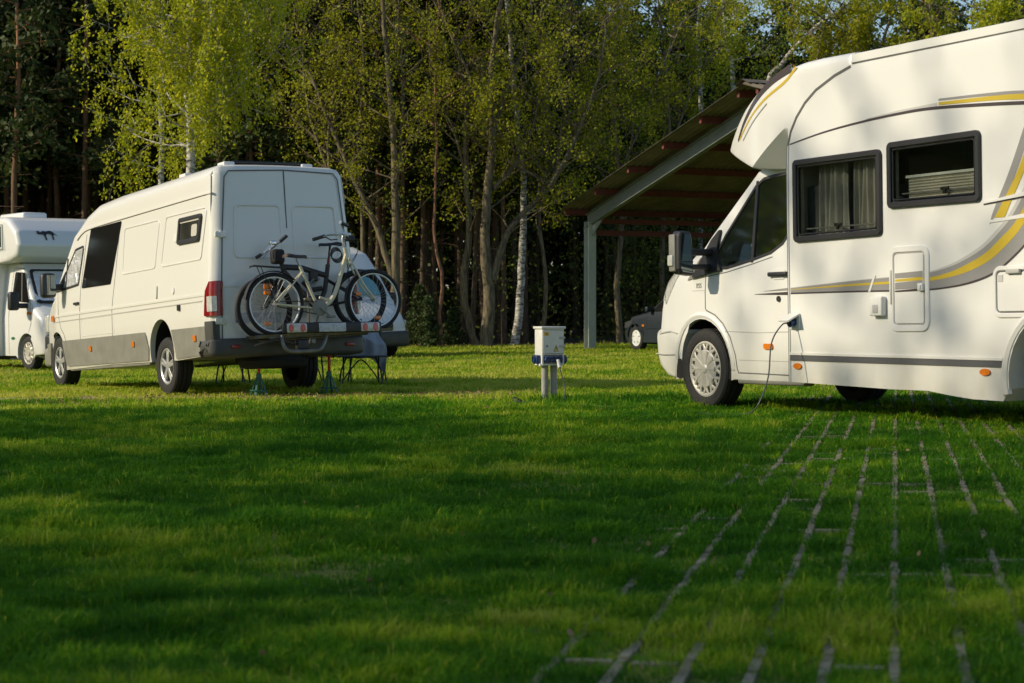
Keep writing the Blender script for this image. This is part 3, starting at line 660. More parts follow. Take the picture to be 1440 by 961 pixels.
    m = MB(); slab(m, [(-4.56, 1.865), (-5.15, 1.86), (-5.15, 1.89), (-4.56, 1.89)], .014, .018, side, 0); slab(m, fillet(rect(-5.1, 1.68, -4.93, 1.82), .03), .014, .018, side, 0); m.build('blind', M['blind'], fw)
    ws = [(-.06+.0, -.78), (-.06, .78), (-.60, .70), (-.60, -.70)]
    m = MB(); vs = [(-.085, -.80, 1.53), (-.085, .80, 1.53), (-.605, .70, 2.06), (-.605, -.70, 2.06)]
    m.add([(x+.012, y, z+.012) for x, y, z in vs], [(0, 1, 2, 3)]).build('windscreen', M['foil'], B, 0)
    # small side things
    for (x, z) in ((-1.46, .49), (-3.06, .49), (-5.08, .485)):
        slab(MB(), fillet(rect(x-.045, z-.035, x+.045, z+.035), .012), .01, .026, side, 0).build('side_lamp', M['orange'], B)
    slab(MB(), fillet(rect(.06, .92, .22, 1.0), .015), .0, .02, side, 0).build('front_indicator', M['orange'], B)
    m = MB(); m.box((-1.0, van_y(-1, 1.12)-.005, 1.10), (-.82, van_y(-1, 1.12)+.03, 1.135), .01); m.build('door_handle', M['black'], B)
    m = MB(); slab(m, fillet(rect(-3.90, 1.02, -3.84, 1.17), .02), .0, .018, side, 0); m.build('vent_cover', W, B); slab(MB(), fillet(rect(-4.45, 1.04, -4.37, 1.12), .03), .0, .010, side, 0).build('water_filler', M['trim'], B)
    slab(MB(), fillet(rect(-4.64, .83, -4.57, .90), .01), .0, .02, side, 0).build('power_inlet', M['black'], B)
    slab(MB(), fillet(rect(-4.45, 1.66, -4.35, 1.75), .03), .0, .008, side, 0).build('vent_cover', M['trim'], B)
    # mirror
    m = MB(); m.box((-.30, .88, 1.33), (-.20, 1.06, 1.42), .02); m.box((-.34, 1.04, 1.23), (-.20, 1.25, 1.57), .05); mr = m.build('door_mirror', M['black'], B)
    slab(MB(), fillet(rect(1.06, 1.27, 1.22, 1.54), .03), 0, .004, lambda u, v, o: (-.342-o, u, v), 0).build('mirror_glass', M['mirror'], mr, 0)
    m = MB(); slab(m, [(.02, 1.32), (-.28, 1.33), (-.40, 1.58)], 0, .02, side, 0); m.build('mirror_sail', M['black'], B)
    # front end (seen only edge-on)
    m = MB(); m.box((.60, -.86, .30), (.90, .86, .58), .06); m.build('front_bumper', M['grey'], B); MB().box((.80, -.5, .68), (.885, .5, .95), .02).build('grille', M['black'], B)
    for s in (1, -1): MB().box((.66, s*.74-.12, .78), (.84, s*.74+.12, 1.05), .04).build('headlight', M['clear'], B)
    # rear doors
    m = MB(); yc = -.03
    strip(m, [(.825, .46), (.815, 1.0), (.775, 1.7), (.715, 2.33), (.66, 2.40), (yc, 2.425), (-.68, 2.40), (-.735, 2.33), (-.79, 1.7), (-.83, 1.0), (-.84, .46)], .014, rear)
    strip(m, [(yc, 2.42), (yc, .46)], .014, rear); strip(m, [(.825, .455), (-.84, .455)], .014, rear); m.build('door_seam', M['seam'], B, 0)
    for a in ([(.655, 1.38), (.03, 1.38), (.03, 2.02), (.62, 2.02)], [(-.10, 1.38), (-.715, 1.38), (-.68, 2.02), (-.10, 2.02)]):
        m = MB(); ring(m, fillet(ccw(a), .07), .03, -.006, .010, rear, .009); m.build('pressed_panel', W, B, 60)
    m = MB(); strip(m, [(.80, 1.07), (.05, 1.07)], .03, rear, -.004, .008); strip(m, [(-.1, 1.07), (-.80, 1.07)], .03, rear, -.004, .008); m.build('door_rib', W, B)
    for (y, z) in ((.80, 1.66), (.84, .66), (-.80, 1.66), (-.85, .66)):
        s = 1 if y > 0 else -1; x = rsx(y, z)
        m = MB(); m.box((x-.022, y-.07, z-.035), (x+.01, y+.07, z+.035), .008); m.box((x-.03, y-.02, z-.04), (x-.0, y+.015, z+.04), .008); m.build('hinge', W, B)
    for s in (1, -1):
        m = MB(); tl = fillet([(-5.36, .725), (-5.60, .725), (-5.60, 1.125), (-5.47, 1.12), (-5.40, 1.02)], .02, 3)
        def tls(u, v, o, s=s):
            ue = max(u, -5.535); y = van_y(ue, v)+o
            if u < -5.50: k = (-5.50-u)/.10; return (-5.535-.035*min(1, k*1.5)-o*.5, s*(y-k*.10), v)
            return (u, s*y, v)
        slab(m, tl, -.01, .016, tls, .03); tlo = m.build('taillight', M['red'], B, 50)
        m = MB(); slab(m, fillet(rect(-5.55, .775, -5.44, .95), .01), .012, .019, tls, .03); m.build('reversing_lens', M['clear'], tlo, 50)
    m = MB()
    for s in (1, -1):
     m = MB(); slab(m, fillet(rect(-5.56, .44, -5.37, .665), .015), -.01, .016, (lambda u, v, o, s=s: (u, s*(van_y(max(u, -5.5), v)+o), v)), .05); slab(m, fillet(rect(.86, .44, .955, .665), .01), .0, .02, (lambda u, v, o, s=s: (rsx(u, v)-o, s*u, v)), .05)
     m.build('corner_cap', M['bumper'], B)
    m = MB(); bp = layered([(x, z) for x, z in fillet([(-5.62, .25), (-5.28, .24), (-5.28, .46), (-5.62, .462)], [.05, .01, .01, .03], 3)], [.08]*14, 1.0, 4, .3,
        lambda x, y, z: Vector((x+.07*abs(y)**6, y*(1-.03*max(0, (.4-z))), z)))
    bpo = bm_obj('rear_bumper', bp, M['bumper'], B, 40)
    for y in (.70, -.76): MB().box((-5.627, y-.055, .345), (-5.60, y+.055, .385), .006).build('reflector', M['red'], B)
    MB().box((-5.62, -.45, .46), (-5.5, .45, .475)).build('bumper_step', M['black'], B)
    # plate on the left door
    m = MB(); slab(m, fillet(rect(.10, .635, .665, .755), .01), .004, .014, rear, 0); pl = m.build('number_plate', M['plate'], B); slab(MB(), rect(.625, .64, .66, .75), .014, .016, rear, 0).build('plate_band', M['plateblue'], pl)
    # roof things
    for (y, x) in ((.58, -5.2), (-.42, -5.2), (.58, -4.0), (-.42, -4.0)): MB().box((x-.10, y-.08, 2.47), (x+.10, y+.06, 2.53), .015).build('panel_mount', M['trim'], B)
    MB().box((-5.25, -.40, 2.515), (-3.9, .50, 2.55), .008).build('solar_panel', M['privacy'], B)
    MB().box((-3.1, .1, 2.45), (-2.7, .5, 2.52), .04).build('roof_vent', M['trim'], B)
    m = MB(); m.tube([(-.98, .56, 2.28), (-1.60, .62, 2.80)], .005, 5); m.box((-1.0, .54, 2.25), (-.94, .58, 2.29), .01); m.build('aerial', M['black'], B)
    m = MB(); m.box((-5.3, -.8, .30), (.4, .8, .50)); m.box((-4.9, -.3, .12+.05), (-4.5, .25, .3), .05); m.tube([(-3.98, -.7, .34), (-3.98, .7, .34)], .07, 10); m.torus((-5.2, .05, .2), .33, .09, 30, 8, 'z')
    m.build('chassis', M['dark'], B)
    liner(B, 0, .37, .392, .5, .90); liner(B, -3.98, .37, .382, .5, .90)
    for s in (1, -1): MB().box((-3.5, s*.90-.04, .215), (-.5, s*.90+.04, .285), .015).build('sill', M['grey'], B)
    for s in (1, -1):
        wheel(root, (0, s*.83, .345), .345, .225, 'alloy', s); wheel(root, (-4.03, s*.83, .348), .348, .225, 'alloy', s)
    return root

def place_on_van(o): o.matrix_world = VAN_M @ PITCH; return o
def bicycle(name, X, r1, c1, r2, c2, yaw_tyre, rimmat):
    root = empty(name); place_on_van(root)
    for nm, (r, c, x) in (('wheel', (r1, c1, X)), ('wheel', (r2, c2, X))):
        w = empty('wheel'); w.parent = root; w.location = (x, c[0], c[1])
        m = MB(); m.torus((0, 0, 0), r-.018, yaw_tyre, 48, 8, 'x'); m.build('tyre', mat('bicycle_tyre', (.008, .008, .009), .7) if 'bicycle_tyre' not in bpy.data.materials else bpy.data.materials['bicycle_tyre'], w, 50)
        m = MB(); rr = r-.040; m.lathe([(rr+.008, -.012), (rr+.008, .012), (rr-.012, .010), (rr-.016, 0), (rr-.012, -.010)], 48, (0, 0, 0), 'x', True); m.build('rim', rimmat, w, 50)
        m = MB(); m.tube([(-.035, 0, 0), (.035, 0, 0)], .018, 8)
        for k in range(28):
            a = 2*math.pi*k/28; s = .03 if k % 2 else -.03; b = a+(.5 if (k//2) % 2 else -.5)
            m.tube([(s, .02*math.cos(b), .02*math.sin(b)), (0, (rr-.01)*math.cos(a), (rr-.01)*math.sin(a))], .0016, 4, False)
        m.build('spokes', M['alu'], w, 0)
    return root
def build_bikes():
    cream = mat('cream_frame', (.62, .56, .40), .3, coat=.5)
    X = -5.98; b = bicycle('bicycle', X, .355, (.365, .825), .355, (-.905, .865), .026, mat('bicycle_rim', (.62, .66, .70), .35, metal=.4))
    tag(b, 'cream step-through bicycle with brown saddle, outer of the two on the rack', 'bicycle', 'bicycles on the van rack')
    p = lambda y, z, dx=0: (X+dx, y, z)
    m = MB()
    m.tube([p(*q) for q in spline([(-.565, 1.40), (-.50, 1.22), (-.44, 1.04), (-.385, .92), (-.31, .83), (-.18, .78)], 4)], .026, 10)
    m.tube([p(-.18, .78), p(.035, 1.26)], .018, 10); m.tube([p(-.20, .90), p(-.33, .87), p(-.41, .96)], .016, 8)
    m.tube([p(-.57, 1.36), p(-.545, 1.48)], .024, 10)
    for dx in (-.045, .045):
        m.tube([p(.01, 1.19, dx*.4), p(.34, .85, dx)], .011, 8); m.tube([p(-.16, .77, dx*.5), p(.36, .825, dx)], .012, 8)
        m.tube([p(*q, dx) for q in spline([(-.58, 1.34), (-.66, 1.22), (-.76, 1.04), (-.905, .865)], 4)], .012, 8)
    m.tube([p(-.58, 1.34, -.05), p(-.58, 1.34, .05)], .016, 8)
    m.build('frame', cream, b)
    m = MB(); m.tube([p(-.545, 1.47), p(-.52, 1.57), p(-.535, 1.62)], .016, 8); st = m.build('stem', M['alu'], b)
    m = MB(); m.tube([p(*q) for q in spline([(-.16, 1.575), (-.30, 1.62), (-.44, 1.63), (-.535, 1.62)], 4)]+[], .011, 8)
    hb = spline([(X-.02, -.20, 1.58), (X-.05, -.33, 1.62), (X, -.53, 1.63), (X+.10, -.60, 1.68), (X+.05, -.54, 1.75), (X-.05, -.48, 1.765)], 4)
    m = MB().tube(hb, .011, 8); h = m.build('handlebar', M['chrome'], b)
    MB().tube([(X-.02, -.13, 1.565), (X-.03, -.28, 1.608)], .021, 10).build('grip', M['black'], h); MB().tube([(X+.03, -.61, 1.735), (X-.04, -.48, 1.768)], .021, 10).build('grip', M['black'], h)
    m = MB(); m.tube([(X, -.30, 1.60), (X-.06, -.34, 1.56), (X-.03, -.44, 1.57)], .007, 6); m.box((X-.05, -.66, 1.55), (X+.03, -.57, 1.62), .015); m.build('brake_lever', M['black'], h)
    m = MB(); m.tube([p(.035, 1.25), p(.075, 1.35)], .013, 8); m.build('seat_post', M['alu'], b)
    saddle('saddle', (X, .09, 1.385), 1, mat('brown_leather', (.055, .035, .028), .55, var=.3, vscale=30), b)
    m = MB()
    for dx in (-.05, .05): m.tube([p(.20, 1.24, dx), p(.63, 1.265, dx)], .006, 6); m.tube([p(.55, 1.262, dx), p(.37, .84, dx)], .005, 6)
    for y in (.3, .4, .5, .6): m.tube([p(y, 1.255, -.05), p(y, 1.255, .05)], .005, 6)
    m.tube([p(.63, 1.265, -.05), p(.66, 1.24), p(.63, 1.265, .05)], .006, 6); m.build('luggage_rack', M['black'], b)
    m = MB(); fend(m, X, (.365, .825), .385, 10, 165, .028); m.build('mudguard', M['black'], b); m = MB(); fend(m, X, (-.905, .865), .38, -40, 70, .028); m.build('mudguard', M['black'], b)
    m = MB(); m.lathe([(.001, 0), (.075, 0), (.095, .006), (.075, .012), (.001, .012)], 28, (X-.05, -.18, .78), 'x'); m.tube([(X-.07, -.18, .78), (X-.075, -.29, .68)], .011, 6); m.box((X-.13, -.34, .66), (X-.06, -.25, .69), .008)
    m.tube([(X+.05, -.18, .78), (X+.055, -.08, .88)], .011, 6); m.box((X+.06, -.13, .87), (X+.13, -.04, .90), .008); m.build('crankset', M['grey'], b)
    m = MB().tube([(X-.045, -.14, .855), (X-.045, .36, .855), (X-.045, .36, .80), (X-.045, -.14, .705)], .006, 5); m.build('chain', M['black'], b)
    MB().box((X-.035, .40, 1.0), (X+.03, .49, 1.06), .015).build('rear_reflector', M['orange'], b); MB().box((X-.035, .42, .93), (X+.03, .49, .985), .015).build('rear_reflector', M['orange'], b)
    for (c, a, r) in (((.365, .825), -65, .24), ((-.905, .865), 20, .22), ((-.905, .865), -100, .21)):
        m = MB().box((X-.02, c[0]+r*math.cos(R(a))-.035, c[1]+r*math.sin(R(a))-.022), (X-.008, c[0]+r*math.cos(R(a))+.035, c[1]+r*math.sin(R(a))+.022), .005); m.build('spoke_reflector', M['orange'], b)
    m = MB(); m.tube(spline([(X-.02, -.50, 1.60), (X-.06, -.66, 1.58), (X-.04, -.70, 1.45), (X, -.62, 1.30), (X, -.52, 1.1), (X, -.4, .95)], 5), .004, 5)
    m.tube(spline([(X-.02, -.56, 1.62), (X-.05, -.69, 1.50), (X-.02, -.68, 1.38), (X, -.6, 1.25)], 5), .004, 5); m.build('brake_cable', M['black'], b)
    m = MB(); 
    for k in range(4): m.torus((X-.03, -.43+.006*k, 1.37+.012*k), .07, .006, 20, 6, 'x')
    m.build('coil_lock', M['black'], b)
    # black mountain bike behind it
    X = -5.72; b = bicycle('bicycle', X, .345, (.385, .79), .34, (-.85, .89), .034, M['black'])
    tag(b, 'black mountain bicycle, bag on its handlebar, between the cream one and the van', 'bicycle', 'bicycles on the van rack')
    p = lambda y, z, dx=0: (X+dx, y, z)
    m = MB(); m.tube([p(.13, 1.27), p(-.10, 1.26), p(-.42, 1.17)], .034, 10); m.tube([p(.13, 1.22), p(-.05, 1.02), p(-.30, .78)], .04, 10); m.tube([p(-.45, 1.30), p(-.40, 1.0), p(-.30, .78)], .027, 10); m.tube([p(-.36, 1.02), p(-.22, 1.0), p(-.12, 1.1)], .03, 8); m.box((X-.05, -.34, .84), (X+.05, -.22, .94), .02); m.box((X-.04, -.30, 1.1), (X+.03, -.20, 1.22), .015)
    m.tube([p(.155, 1.35), p(.115, 1.20)], .027, 10)
    for dx in (-.06, .06): m.tube([p(-.30, .80, dx*.4), p(-.85, .89, dx)], .014, 8); m.tube([p(-.43, 1.12, dx*.4), p(-.85, .90, dx)], .012, 8); m.tube([p(.14, 1.18, dx), p(.27, .97, dx), p(.385, .79, dx)], [.022, .022, .015], 8)
    m.box((X-.08, .10, 1.15), (X+.08, .18, 1.20), .015); m.build('frame', M['black'], b)
    m = MB()
    for k in range(7): m.torus((X, -.20-.018*k, 1.02+.018*k), .028, .007, 14, 6, 'z')
    m.tube([p(-.18, .99), p(-.34, 1.16)], .014, 8); m.build('shock_spring', M['alu'], b)
    MB().tube([p(-.45, 1.28), p(-.485, 1.52)], .014, 8).build('seat_post', M['black'], b)
    MB().tube([p(-.455, 1.30), p(-.462, 1.36)], .02, 8).build('seat_clamp', M['red'], b)
    saddle('saddle', (X, -.485, 1.545), -1, M['black'], b)
    m = MB(); m.tube([p(.155, 1.35), p(.19, 1.46)], .017, 8); m.tube(spline([(X-.05, .11, 1.615), (X-.02, .19, 1.545), (X, .24, 1.50), (X+.05, .33, 1.44), (X+.08, .39, 1.40)], 3), .013, 8); h = m.build('handlebar', M['alu'], b)
    MB().tube([(X-.06, .09, 1.63), (X-.03, .17, 1.56)], .021, 10).build('grip', M['black'], h); MB().tube([(X+.07, .36, 1.42), (X+.10, .42, 1.38)], .02, 10).build('grip', M['black'], h)
    m = MB(); m.tube([(X-.03, .24, 1.52), (X-.08, .32, 1.50), (X-.06, .39, 1.42)], .007, 6); m.tube([(X, .28, 1.48), (X-.04, .40, 1.36)], .006, 6); m.box((X-.06, .22, 1.52), (X, .30, 1.57), .012); m.build('brake_lever', M['chrome'], h)
    m = MB(); m.lathe([(.001, 0), (.08, 0), (.08, .012), (.001, .012)], 24, (X-.06, -.30, .78), 'x'); m.tube([(X-.07, -.30, .78), (X-.075, -.24, .62)], .011, 6); m.box((X-.13, -.29, .60), (X-.06, -.20, .625), .008); m.build('crankset', M['grey'], b)
    m = MB(); fend(m, X, (-.85, .89), .365, 0, 60, .03); m.build('mudguard', M['black'], b)
    # bag hanging from the handlebar
    place_on_van(tag(MB().box((X-.12, .145, 1.30), (X+.02, .29, 1.47), .035).build('handlebar_bag', mat('black_nylon', (.02, .018, .02), .85, bump=.4, bscale=18), None), 'small black bag hanging from the mountain bike handlebar', 'bag'))
    # hitch rack
    rk = empty('bicycle_rack'); place_on_van(rk); tag(rk, 'black towbar bicycle rack with lamp board behind the white van', 'bike rack')
    m = MB(); m.box((-6.10, -.93, .49), (-6.04, .32, .61), .015); lb = m.build('lamp_board', M['black'], rk)
    for y0, y1 in ((.03, .28), (-.90, -.66)):
        l = MB().box((-6.115, y0, .497), (-6.09, y1, .60), .012).build('lamp', M['clear'], lb)
        m = MB()
        for yy in (y0+.055, y1-.05):
            m.lathe([(.001, -.006), (.030, -.006), (.036, 0)], 20, (-6.115, 0, 0), 'x'); m.v[-60:] = [(x, yy+y*.95, .548+z*1.25) for x, y, z in m.v[-60:]]
        m.build('red_lens', M['redlamp'], l)
    MB().box((-6.12, -.46, .50), (-6.10, -.12, .60), .004).build('number_plate', M['plate'], lb)
    m = MB()
    m.tube([(-6.0, .45, .44), (-6.0, -.95, .50)], .013, 8); m.tube([(-5.70, .45, .42), (-5.70, -.95, .48)], .013, 8)
    for x in (-5.98, -5.72): m.add(*trough(x, .60, -1.12, .44, .50))
    m.tube([(-5.5, -.1, .36), (-6.0, -.1, .40)], .03, 8); m.tube([(-5.85, -.12, .40), (-5.85, -.12, 1.05), (-5.85, -.2, 1.12)], .014, 8)
    m.tube(spline([(-6.02, .31, .47), (-6.06, .31, .36), (-6.07, .24, .29), (-6.07, .0, .285), (-6.07, -.14, .30), (-6.05, -.21, .38), (-6.02, -.25, .46)], 5), .022, 10)
    m.build('carrier_frame', mat('worn_alloy', (.23, .22, .20), .45, metal=.5, var=.4, vscale=12), rk)
    m = MB(); m.box((-6.05, -.02, .30), (-5.95, .12, .42), .02); m.tube([(-5.9, .6, .36), (-6.0, .48, .40), (-6.02, .35, .43)], .012, 6); m.tube([(-6.0, .10, .36), (-6.02, .35, .43)], .012, 6); m.build('clamp', M['black'], rk)
def trough(x, y0, y1, z0, z1):
    vs = []
    for y, z in ((y0, z0), (y1, z1)): vs += [(x-.045, y, z+.035), (x-.03, y, z), (x+.03, y, z), (x+.045, y, z+.035)]
    return vs, [(0, 1, 5, 4), (1, 2, 6, 5), (2, 3, 7, 6)]
def fend(m, X, c, r, a0, a1, w):
    vs = []; n = 22
    for k in range(n+1):
        a = R(a0+(a1-a0)*k/n)
        for q in (-1, -.5, .5, 1):
            rr = r-(.012 if abs(q) == 1 else 0); vs.append((X+q*w, c[0]+rr*math.cos(a), c[1]+rr*math.sin(a)))
    m.add(vs, [(k*4+j, k*4+j+1, k*4+5+j, k*4+4+j) for k in range(n) for j in range(3)])
def saddle(name, c, d, material, parent):
    """d=+1: the nose points to -y"""
    m = MB(); vs = []; prof = [(.14, .02, .0), (.13, .075, .012), (.08, .085, .018), (.02, .06, .006), (-.06, .03, .0), (-.13, .02, .0), (-.145, .008, -.008)]
    for t, w, h in prof:
        for k in range(9):
            a = math.pi*k/8; vs.append((c[0]+w*math.cos(a), c[1]+t*d, c[2]+h-.03+.035*math.sin(a)))
    m.add(vs, [(i*9+k, i*9+k+1, i*9+10+k, i*9+9+k) for i in range(len(prof)-1) for k in range(8)]+[tuple(range(9)), tuple((len(prof)-1)*9+k for k in range(9))]+[(i*9, i*9+9, i*9+17, i*9+8) for i in range(len(prof)-1)])
    return m.build(name, material, parent, 60)

# ------------------------------------------------------------------ older alcove camper at the left
def build_camper():
    root = empty('alcove_camper'); root.matrix_world = frame_matrix((-8.682, 37.135, -.1302), (.656, -.755))
    tag(root, 'white alcove camper at the left edge, a dark moose on its overcab', 'camper'); W = M['campwhite']
    arch_r = arc(-3.3, .36, .42, 195, -15, 12); arch_f = arc(.06, .34, .38, 198, -18, 14)
    bm = layered([(-5.0, .5), (-4.4, .35)]+[p for p in arch_r]+[(-2.5, .28), (-.92, .28), (-.92, 2.15), (-.75, 2.92), (-5.0, 2.95)], [.05, 0]+[0]*13+[0, 0, .02, .08, .08], 1.12, 3, .5)
    bm_obj('living_body', bm, W, root)
    # overcab
    bm = layered(fillet([(-.95, 2.08), (-.30, 2.10), (.06, 2.20), (.14, 2.42), (.02, 2.70), (-.28, 2.93), (-.50, 2.99), (-1.1, 3.0)], [0, .05, .1, .1, .15, .15, .05, 0], 3), [0]+[.10]*26+[.06], 1.15, 4, .3)
    oc = bm_obj('overcab', bm, W, root, 50)
    sd = lambda u, v, o: (u, -1.15-o, v)
    wp = [(-1.15, 2.33), (-.52, 2.36), (-.52, 2.85), (-1.15, 2.85)]
    m = MB(); ring(m, wp, .05, -.004, .02, sd); f = m.build('side_window', M['trim'], root); slab(MB(), inset(ccw(wp), .045), -.004, .006, sd, 0).build('pane', M['privacy'], f)
    m = MB(); m.add([(-1.15, -1.17, 2.85), (-.52, -1.17, 2.85), (-.60, -1.50, 2.55), (-1.15, -1.50, 2.52)], [(0, 1, 2, 3)]); m.build('open_pane', M['glassd'], f, 0)
    # roof box
    MB().box((-1.9, -.55, 2.95), (-.85, -.02, 3.12), .05).build('roof_vent', W, root)
    # cab
    def cy_(x, z): return (.98-.12*max(0, z-1.05))*(1-(.12*(x-.2)**2 if x > .2 else 0))
    out = [(-.95, .28), (-.40, .28)]+arch_f+[(.5, .3), (.80, .30), (.88, .36), (.90, .60), (.86, .78), (.74, 1.02), (.34, 1.28), (-.22, 1.95), (-.35, 2.08), (-.95, 2.12)]
    rad = [0]*(2+len(arch_f)+1)+[.05, .08, .1, .1, .12, .08, .06, .05, .04]
    bm = layered(out, rad, .98, 4, .18, lambda x, y, z: Vector((x-(.10*abs(y)**2.5 if x > .3 else 0), y/.98*cy_(x, z), z)))
    bm_obj('cab_body', bm, W, root, 40)
    cs = lambda u, v, o: (u, -cy_(u, v)-o, v)
    wp = fillet([(-.60, 1.36), (.16, 1.30), (-.16, 1.90), (-.55, 1.92)], .04)
    f = slab(MB(), wp, -.003, .006, cs, .15).build('cab_window', M['privacy'], root, 60); m = MB(); strip(m, [(-.26, 1.9), (-.16, 1.33)], .035, cs, 0, .01); m.build('window_bar', M['seam'], f)
    m = MB(); strip(m, [(.20, 1.28), (-.18, 1.98), (-.62, 2.0), (-.68, 1.3), (-.68, .32)], .012, cs); strip(m, [(.20, 1.28), (.26, .9), (.16, .74)], .012, cs); m.build('door_seam', M['seam'], root, 0)
    # windscreen lying on the slanted nose
    def fs(u, v, o):      # u across, v up the slope 0..1
        a = Vector((.36, 0, 1.275)); b = Vector((-.20, 0, 1.945)); q = a.lerp(b, v); n = Vector((.77, 0, .64)); w = cy_(q.x, q.z)-.09
        return (q.x-.09*abs(u)**2.5*(1-v)+n.x*(o+.03)-.0, u*w, q.z+n.z*(o+.03))
    f = slab(MB(), rect(-1, .0, 1, 1, .08), -.004, .006, fs, .12).build('windscreen', M['black'], root, 60)
    slab(MB(), rect(-.93, .07, .93, .93, .08), .006, .010, fs, .12).build('thermal_screen', M['foil'], f, 60)
    m = MB(); m.box((.40, -.93, .28), (.91, .93, .70), .07); m.build('front_bumper', M['bumper'], root); MB().box((.90, -.55, .44), (.918, .55, .47), .004).build('bumper_trim', M['trim'], root)
    MB().box((.78, -.5, .74), (.865, .5, .92), .02).build('grille', M['black'], root)
    for s in (-1, 1):
        MB().box((.60, s*.72-.17, .74), (.80, s*.72+.13, .93), .03).build('headlight', M['clear'], root)
        m = MB(); m.box((.02, s*.9-.05, 1.20), (.10, s*1.16+.02, 1.30), .03) if s > 0 else m.box((.02, -1.18, 1.20), (.10, -.86, 1.30), .03)
        a = sorted((s*1.13, s*1.33)); m.box((-.04, a[0], 1.16), (.12, a[1], 1.52), .05); m.build('door_mirror', M['black'], root)
        wheel(root, (.06, s*.86, .33), .33, .2, 'steel', s); wheel(root, (-3.3, s*.86, .33), .33, .2, 'steel', s)
    a = MB(); slab(a, rect(.12, 1.08, .26, 1.13, .01), 0, .02, cs, 0); a.build('indicator', M['orange'], root)
    m = MB(); slab(m, [(-.50+.085*math.cos(t*.52), .62+.03*math.sin(t*.52)) for t in range(12)], 0, .003, cs, 0); m.build('oval_sticker', mat('sticker_green', (.02, .14, .06), .4), root, 0)
    # moose silhouette on the overcab front (flat sticker)
    fm = lambda y, z: y
    mo = [(0, 0), (.03, .035), (.02, .09), (.05, .11), (.10, .10), (.17, .115), (.21, .105), (.25, .07), (.30, .03), (.235, .06), (.22, .03), (.225, -.03), (.20, -.03), (.20, .025), (.18, .05), (.11, .045), (.10, .02), (.10, -.035), (.08, -.035), (.075, .02), (.06, .05), (.035, .045), (.0, .055), (-.02, .05), (-.04, .06), (-.03, .08), (-.05, .10), (-.02, .105), (-.01, .085), (.01, .08), (0, .06)]
    mo = [(.03, .09), (.05, .11), (.10, .10), (.17, .115), (.21, .105), (.25, .07), (.30, .03), (.24, .058), (.225, .03), (.232, -.03), (.205, -.03), (.205, .035), (.18, .06), (.12, .062), (.10, .035), (.11, -.035), (.085, -.035), (.078, .02), (.06, .05), (.03, .055), (-.01, .052), (-.045, .062), (-.04, .085), (-.06, .105), (-.03, .10), (-.015, .112), (0, .09)]
    m = MB(); k = 1.25; slab(m, [(-.66+a*k, 2.57+b*k) for a, b in mo], 0, .004, lambda u, v, o: (.14-(v-2.42)*.42-.055*0+o+.012, u, v), 0); m.build('moose_sticker', M['black'], oc, 0)
    m = MB().box((-4.9, -.9, .2), (.3, .9, .4)); m.build('chassis', M['dark'], root)
    # step and side furniture of the living body
    sb = lambda u, v, o: (u, -1.12-o, v)
    m = MB(); strip(m, [(-.98, .75), (-4.9, .75)], .04, sb); m.build('side_stripe', M['badge'], root, 0)
    return root
def build_white_van():
    root = empty('white_van'); root.matrix_world = frame_matrix((-3.56, 43.66, -.053), (.62, -.78))
    tag(root, 'white van with bluish windscreen and black bumper standing beyond the bicycles', 'van'); W = M['campwhite']
    arch_f = arc(0, .34, .38, 198, -18, 12); arch_r = arc(-3.0, .34, .38, 198, -18, 12)
    def cy_(x, z): return (.95-.10*max(0, z-1.05))*(1-(.14*(x-.1)**2 if x > .1 else 0))
    out = [(-4.0, .3), (-3.5, .28)]+arch_r+[(-1.5, .28)]+arch_f+[(.5, .3), (.74, .32), (.80, .42), (.80, .66), (.74, .82), (.62, .98), (.40, 1.16), (.10, 1.40), (-.40, 2.05), (-.75, 2.45), (-1.2, 2.62), (-4.0, 2.64)]
    rad = [0]*(2+13+1+13+1)+[.05, .08, .1, .1, .1, .1, .08, .06, .1, .12, .12, .1]
    bm_obj('van_body', layered(out, rad, .95, 4, .2, lambda x, y, z: Vector((x-(.1*abs(y)**2.5 if x > .2 else 0), y/.95*cy_(x, z), z))), W, root, 40)
    cs = lambda u, v, o: (u, -cy_(u, v)-o, v)
    slab(MB(), fillet([(-.95, 1.28), (.06, 1.28), (-.42, 1.95), (-.92, 1.97)], .05), -.003, .006, cs, .15).build('cab_window', mat('blue_window', (.03, .16, .22), .08, coat=1), root, 60)
    m = MB(); strip(m, [(-1.2, 2.0), (-1.2, .4)], .012, cs); strip(m, [(-.02, 1.22), (.0, .8)], .012, cs); m.build('door_seam', M['seam'], root, 0)
    m = MB(); vs = [(.08, -.78, 1.44), (.08, .78, 1.44), (-.40, .70, 2.06), (-.40, -.70, 2.06)]; m.add([(x+.01, y, z+.01) for x, y, z in vs], [(0, 1, 2, 3)]).build('windscreen', mat('cyan_windscreen', (.13, .34, .38), .12, coat=.6), root, 0)
    MB().box((.36, -.90, .26), (.83, .90, .62), .08).build('front_bumper', M['bumper'], root); MB().box((.66, -.45, .64), (.80, .45, .80), .02).build('grille', M['black'], root)
    m = MB(); strip(m, [(-.4, .55), (-2.6, .55)], .12, cs, 0, .012); m.build('side_cladding', M['bumper'], root)
    for s in (-1, 1):
        slab(MB(), fillet([(.66, .66), (.74, .86), (.36, .94), (.38, .70)], .02), -.02, .02, lambda u, v, o, s=s: (u-.07, s*(cy_(u, v)+o-.015), v), .1).build('headlight', M['clear'], root)
        m = MB(); a = sorted((s*.9, s*1.18)); m.box((-.22, a[0], 1.25), (-.10, a[1], 1.52), .04); m.build('door_mirror', M['black'], root)
        wheel(root, (0, s*.82, .33), .33, .2, 'steel', s); wheel(root, (-3.0, s*.82, .33), .33, .2, 'steel', s)
    MB().box((-3.8, -.8, .22), (.4, .8, .4)).build('chassis', M['dark'], root)
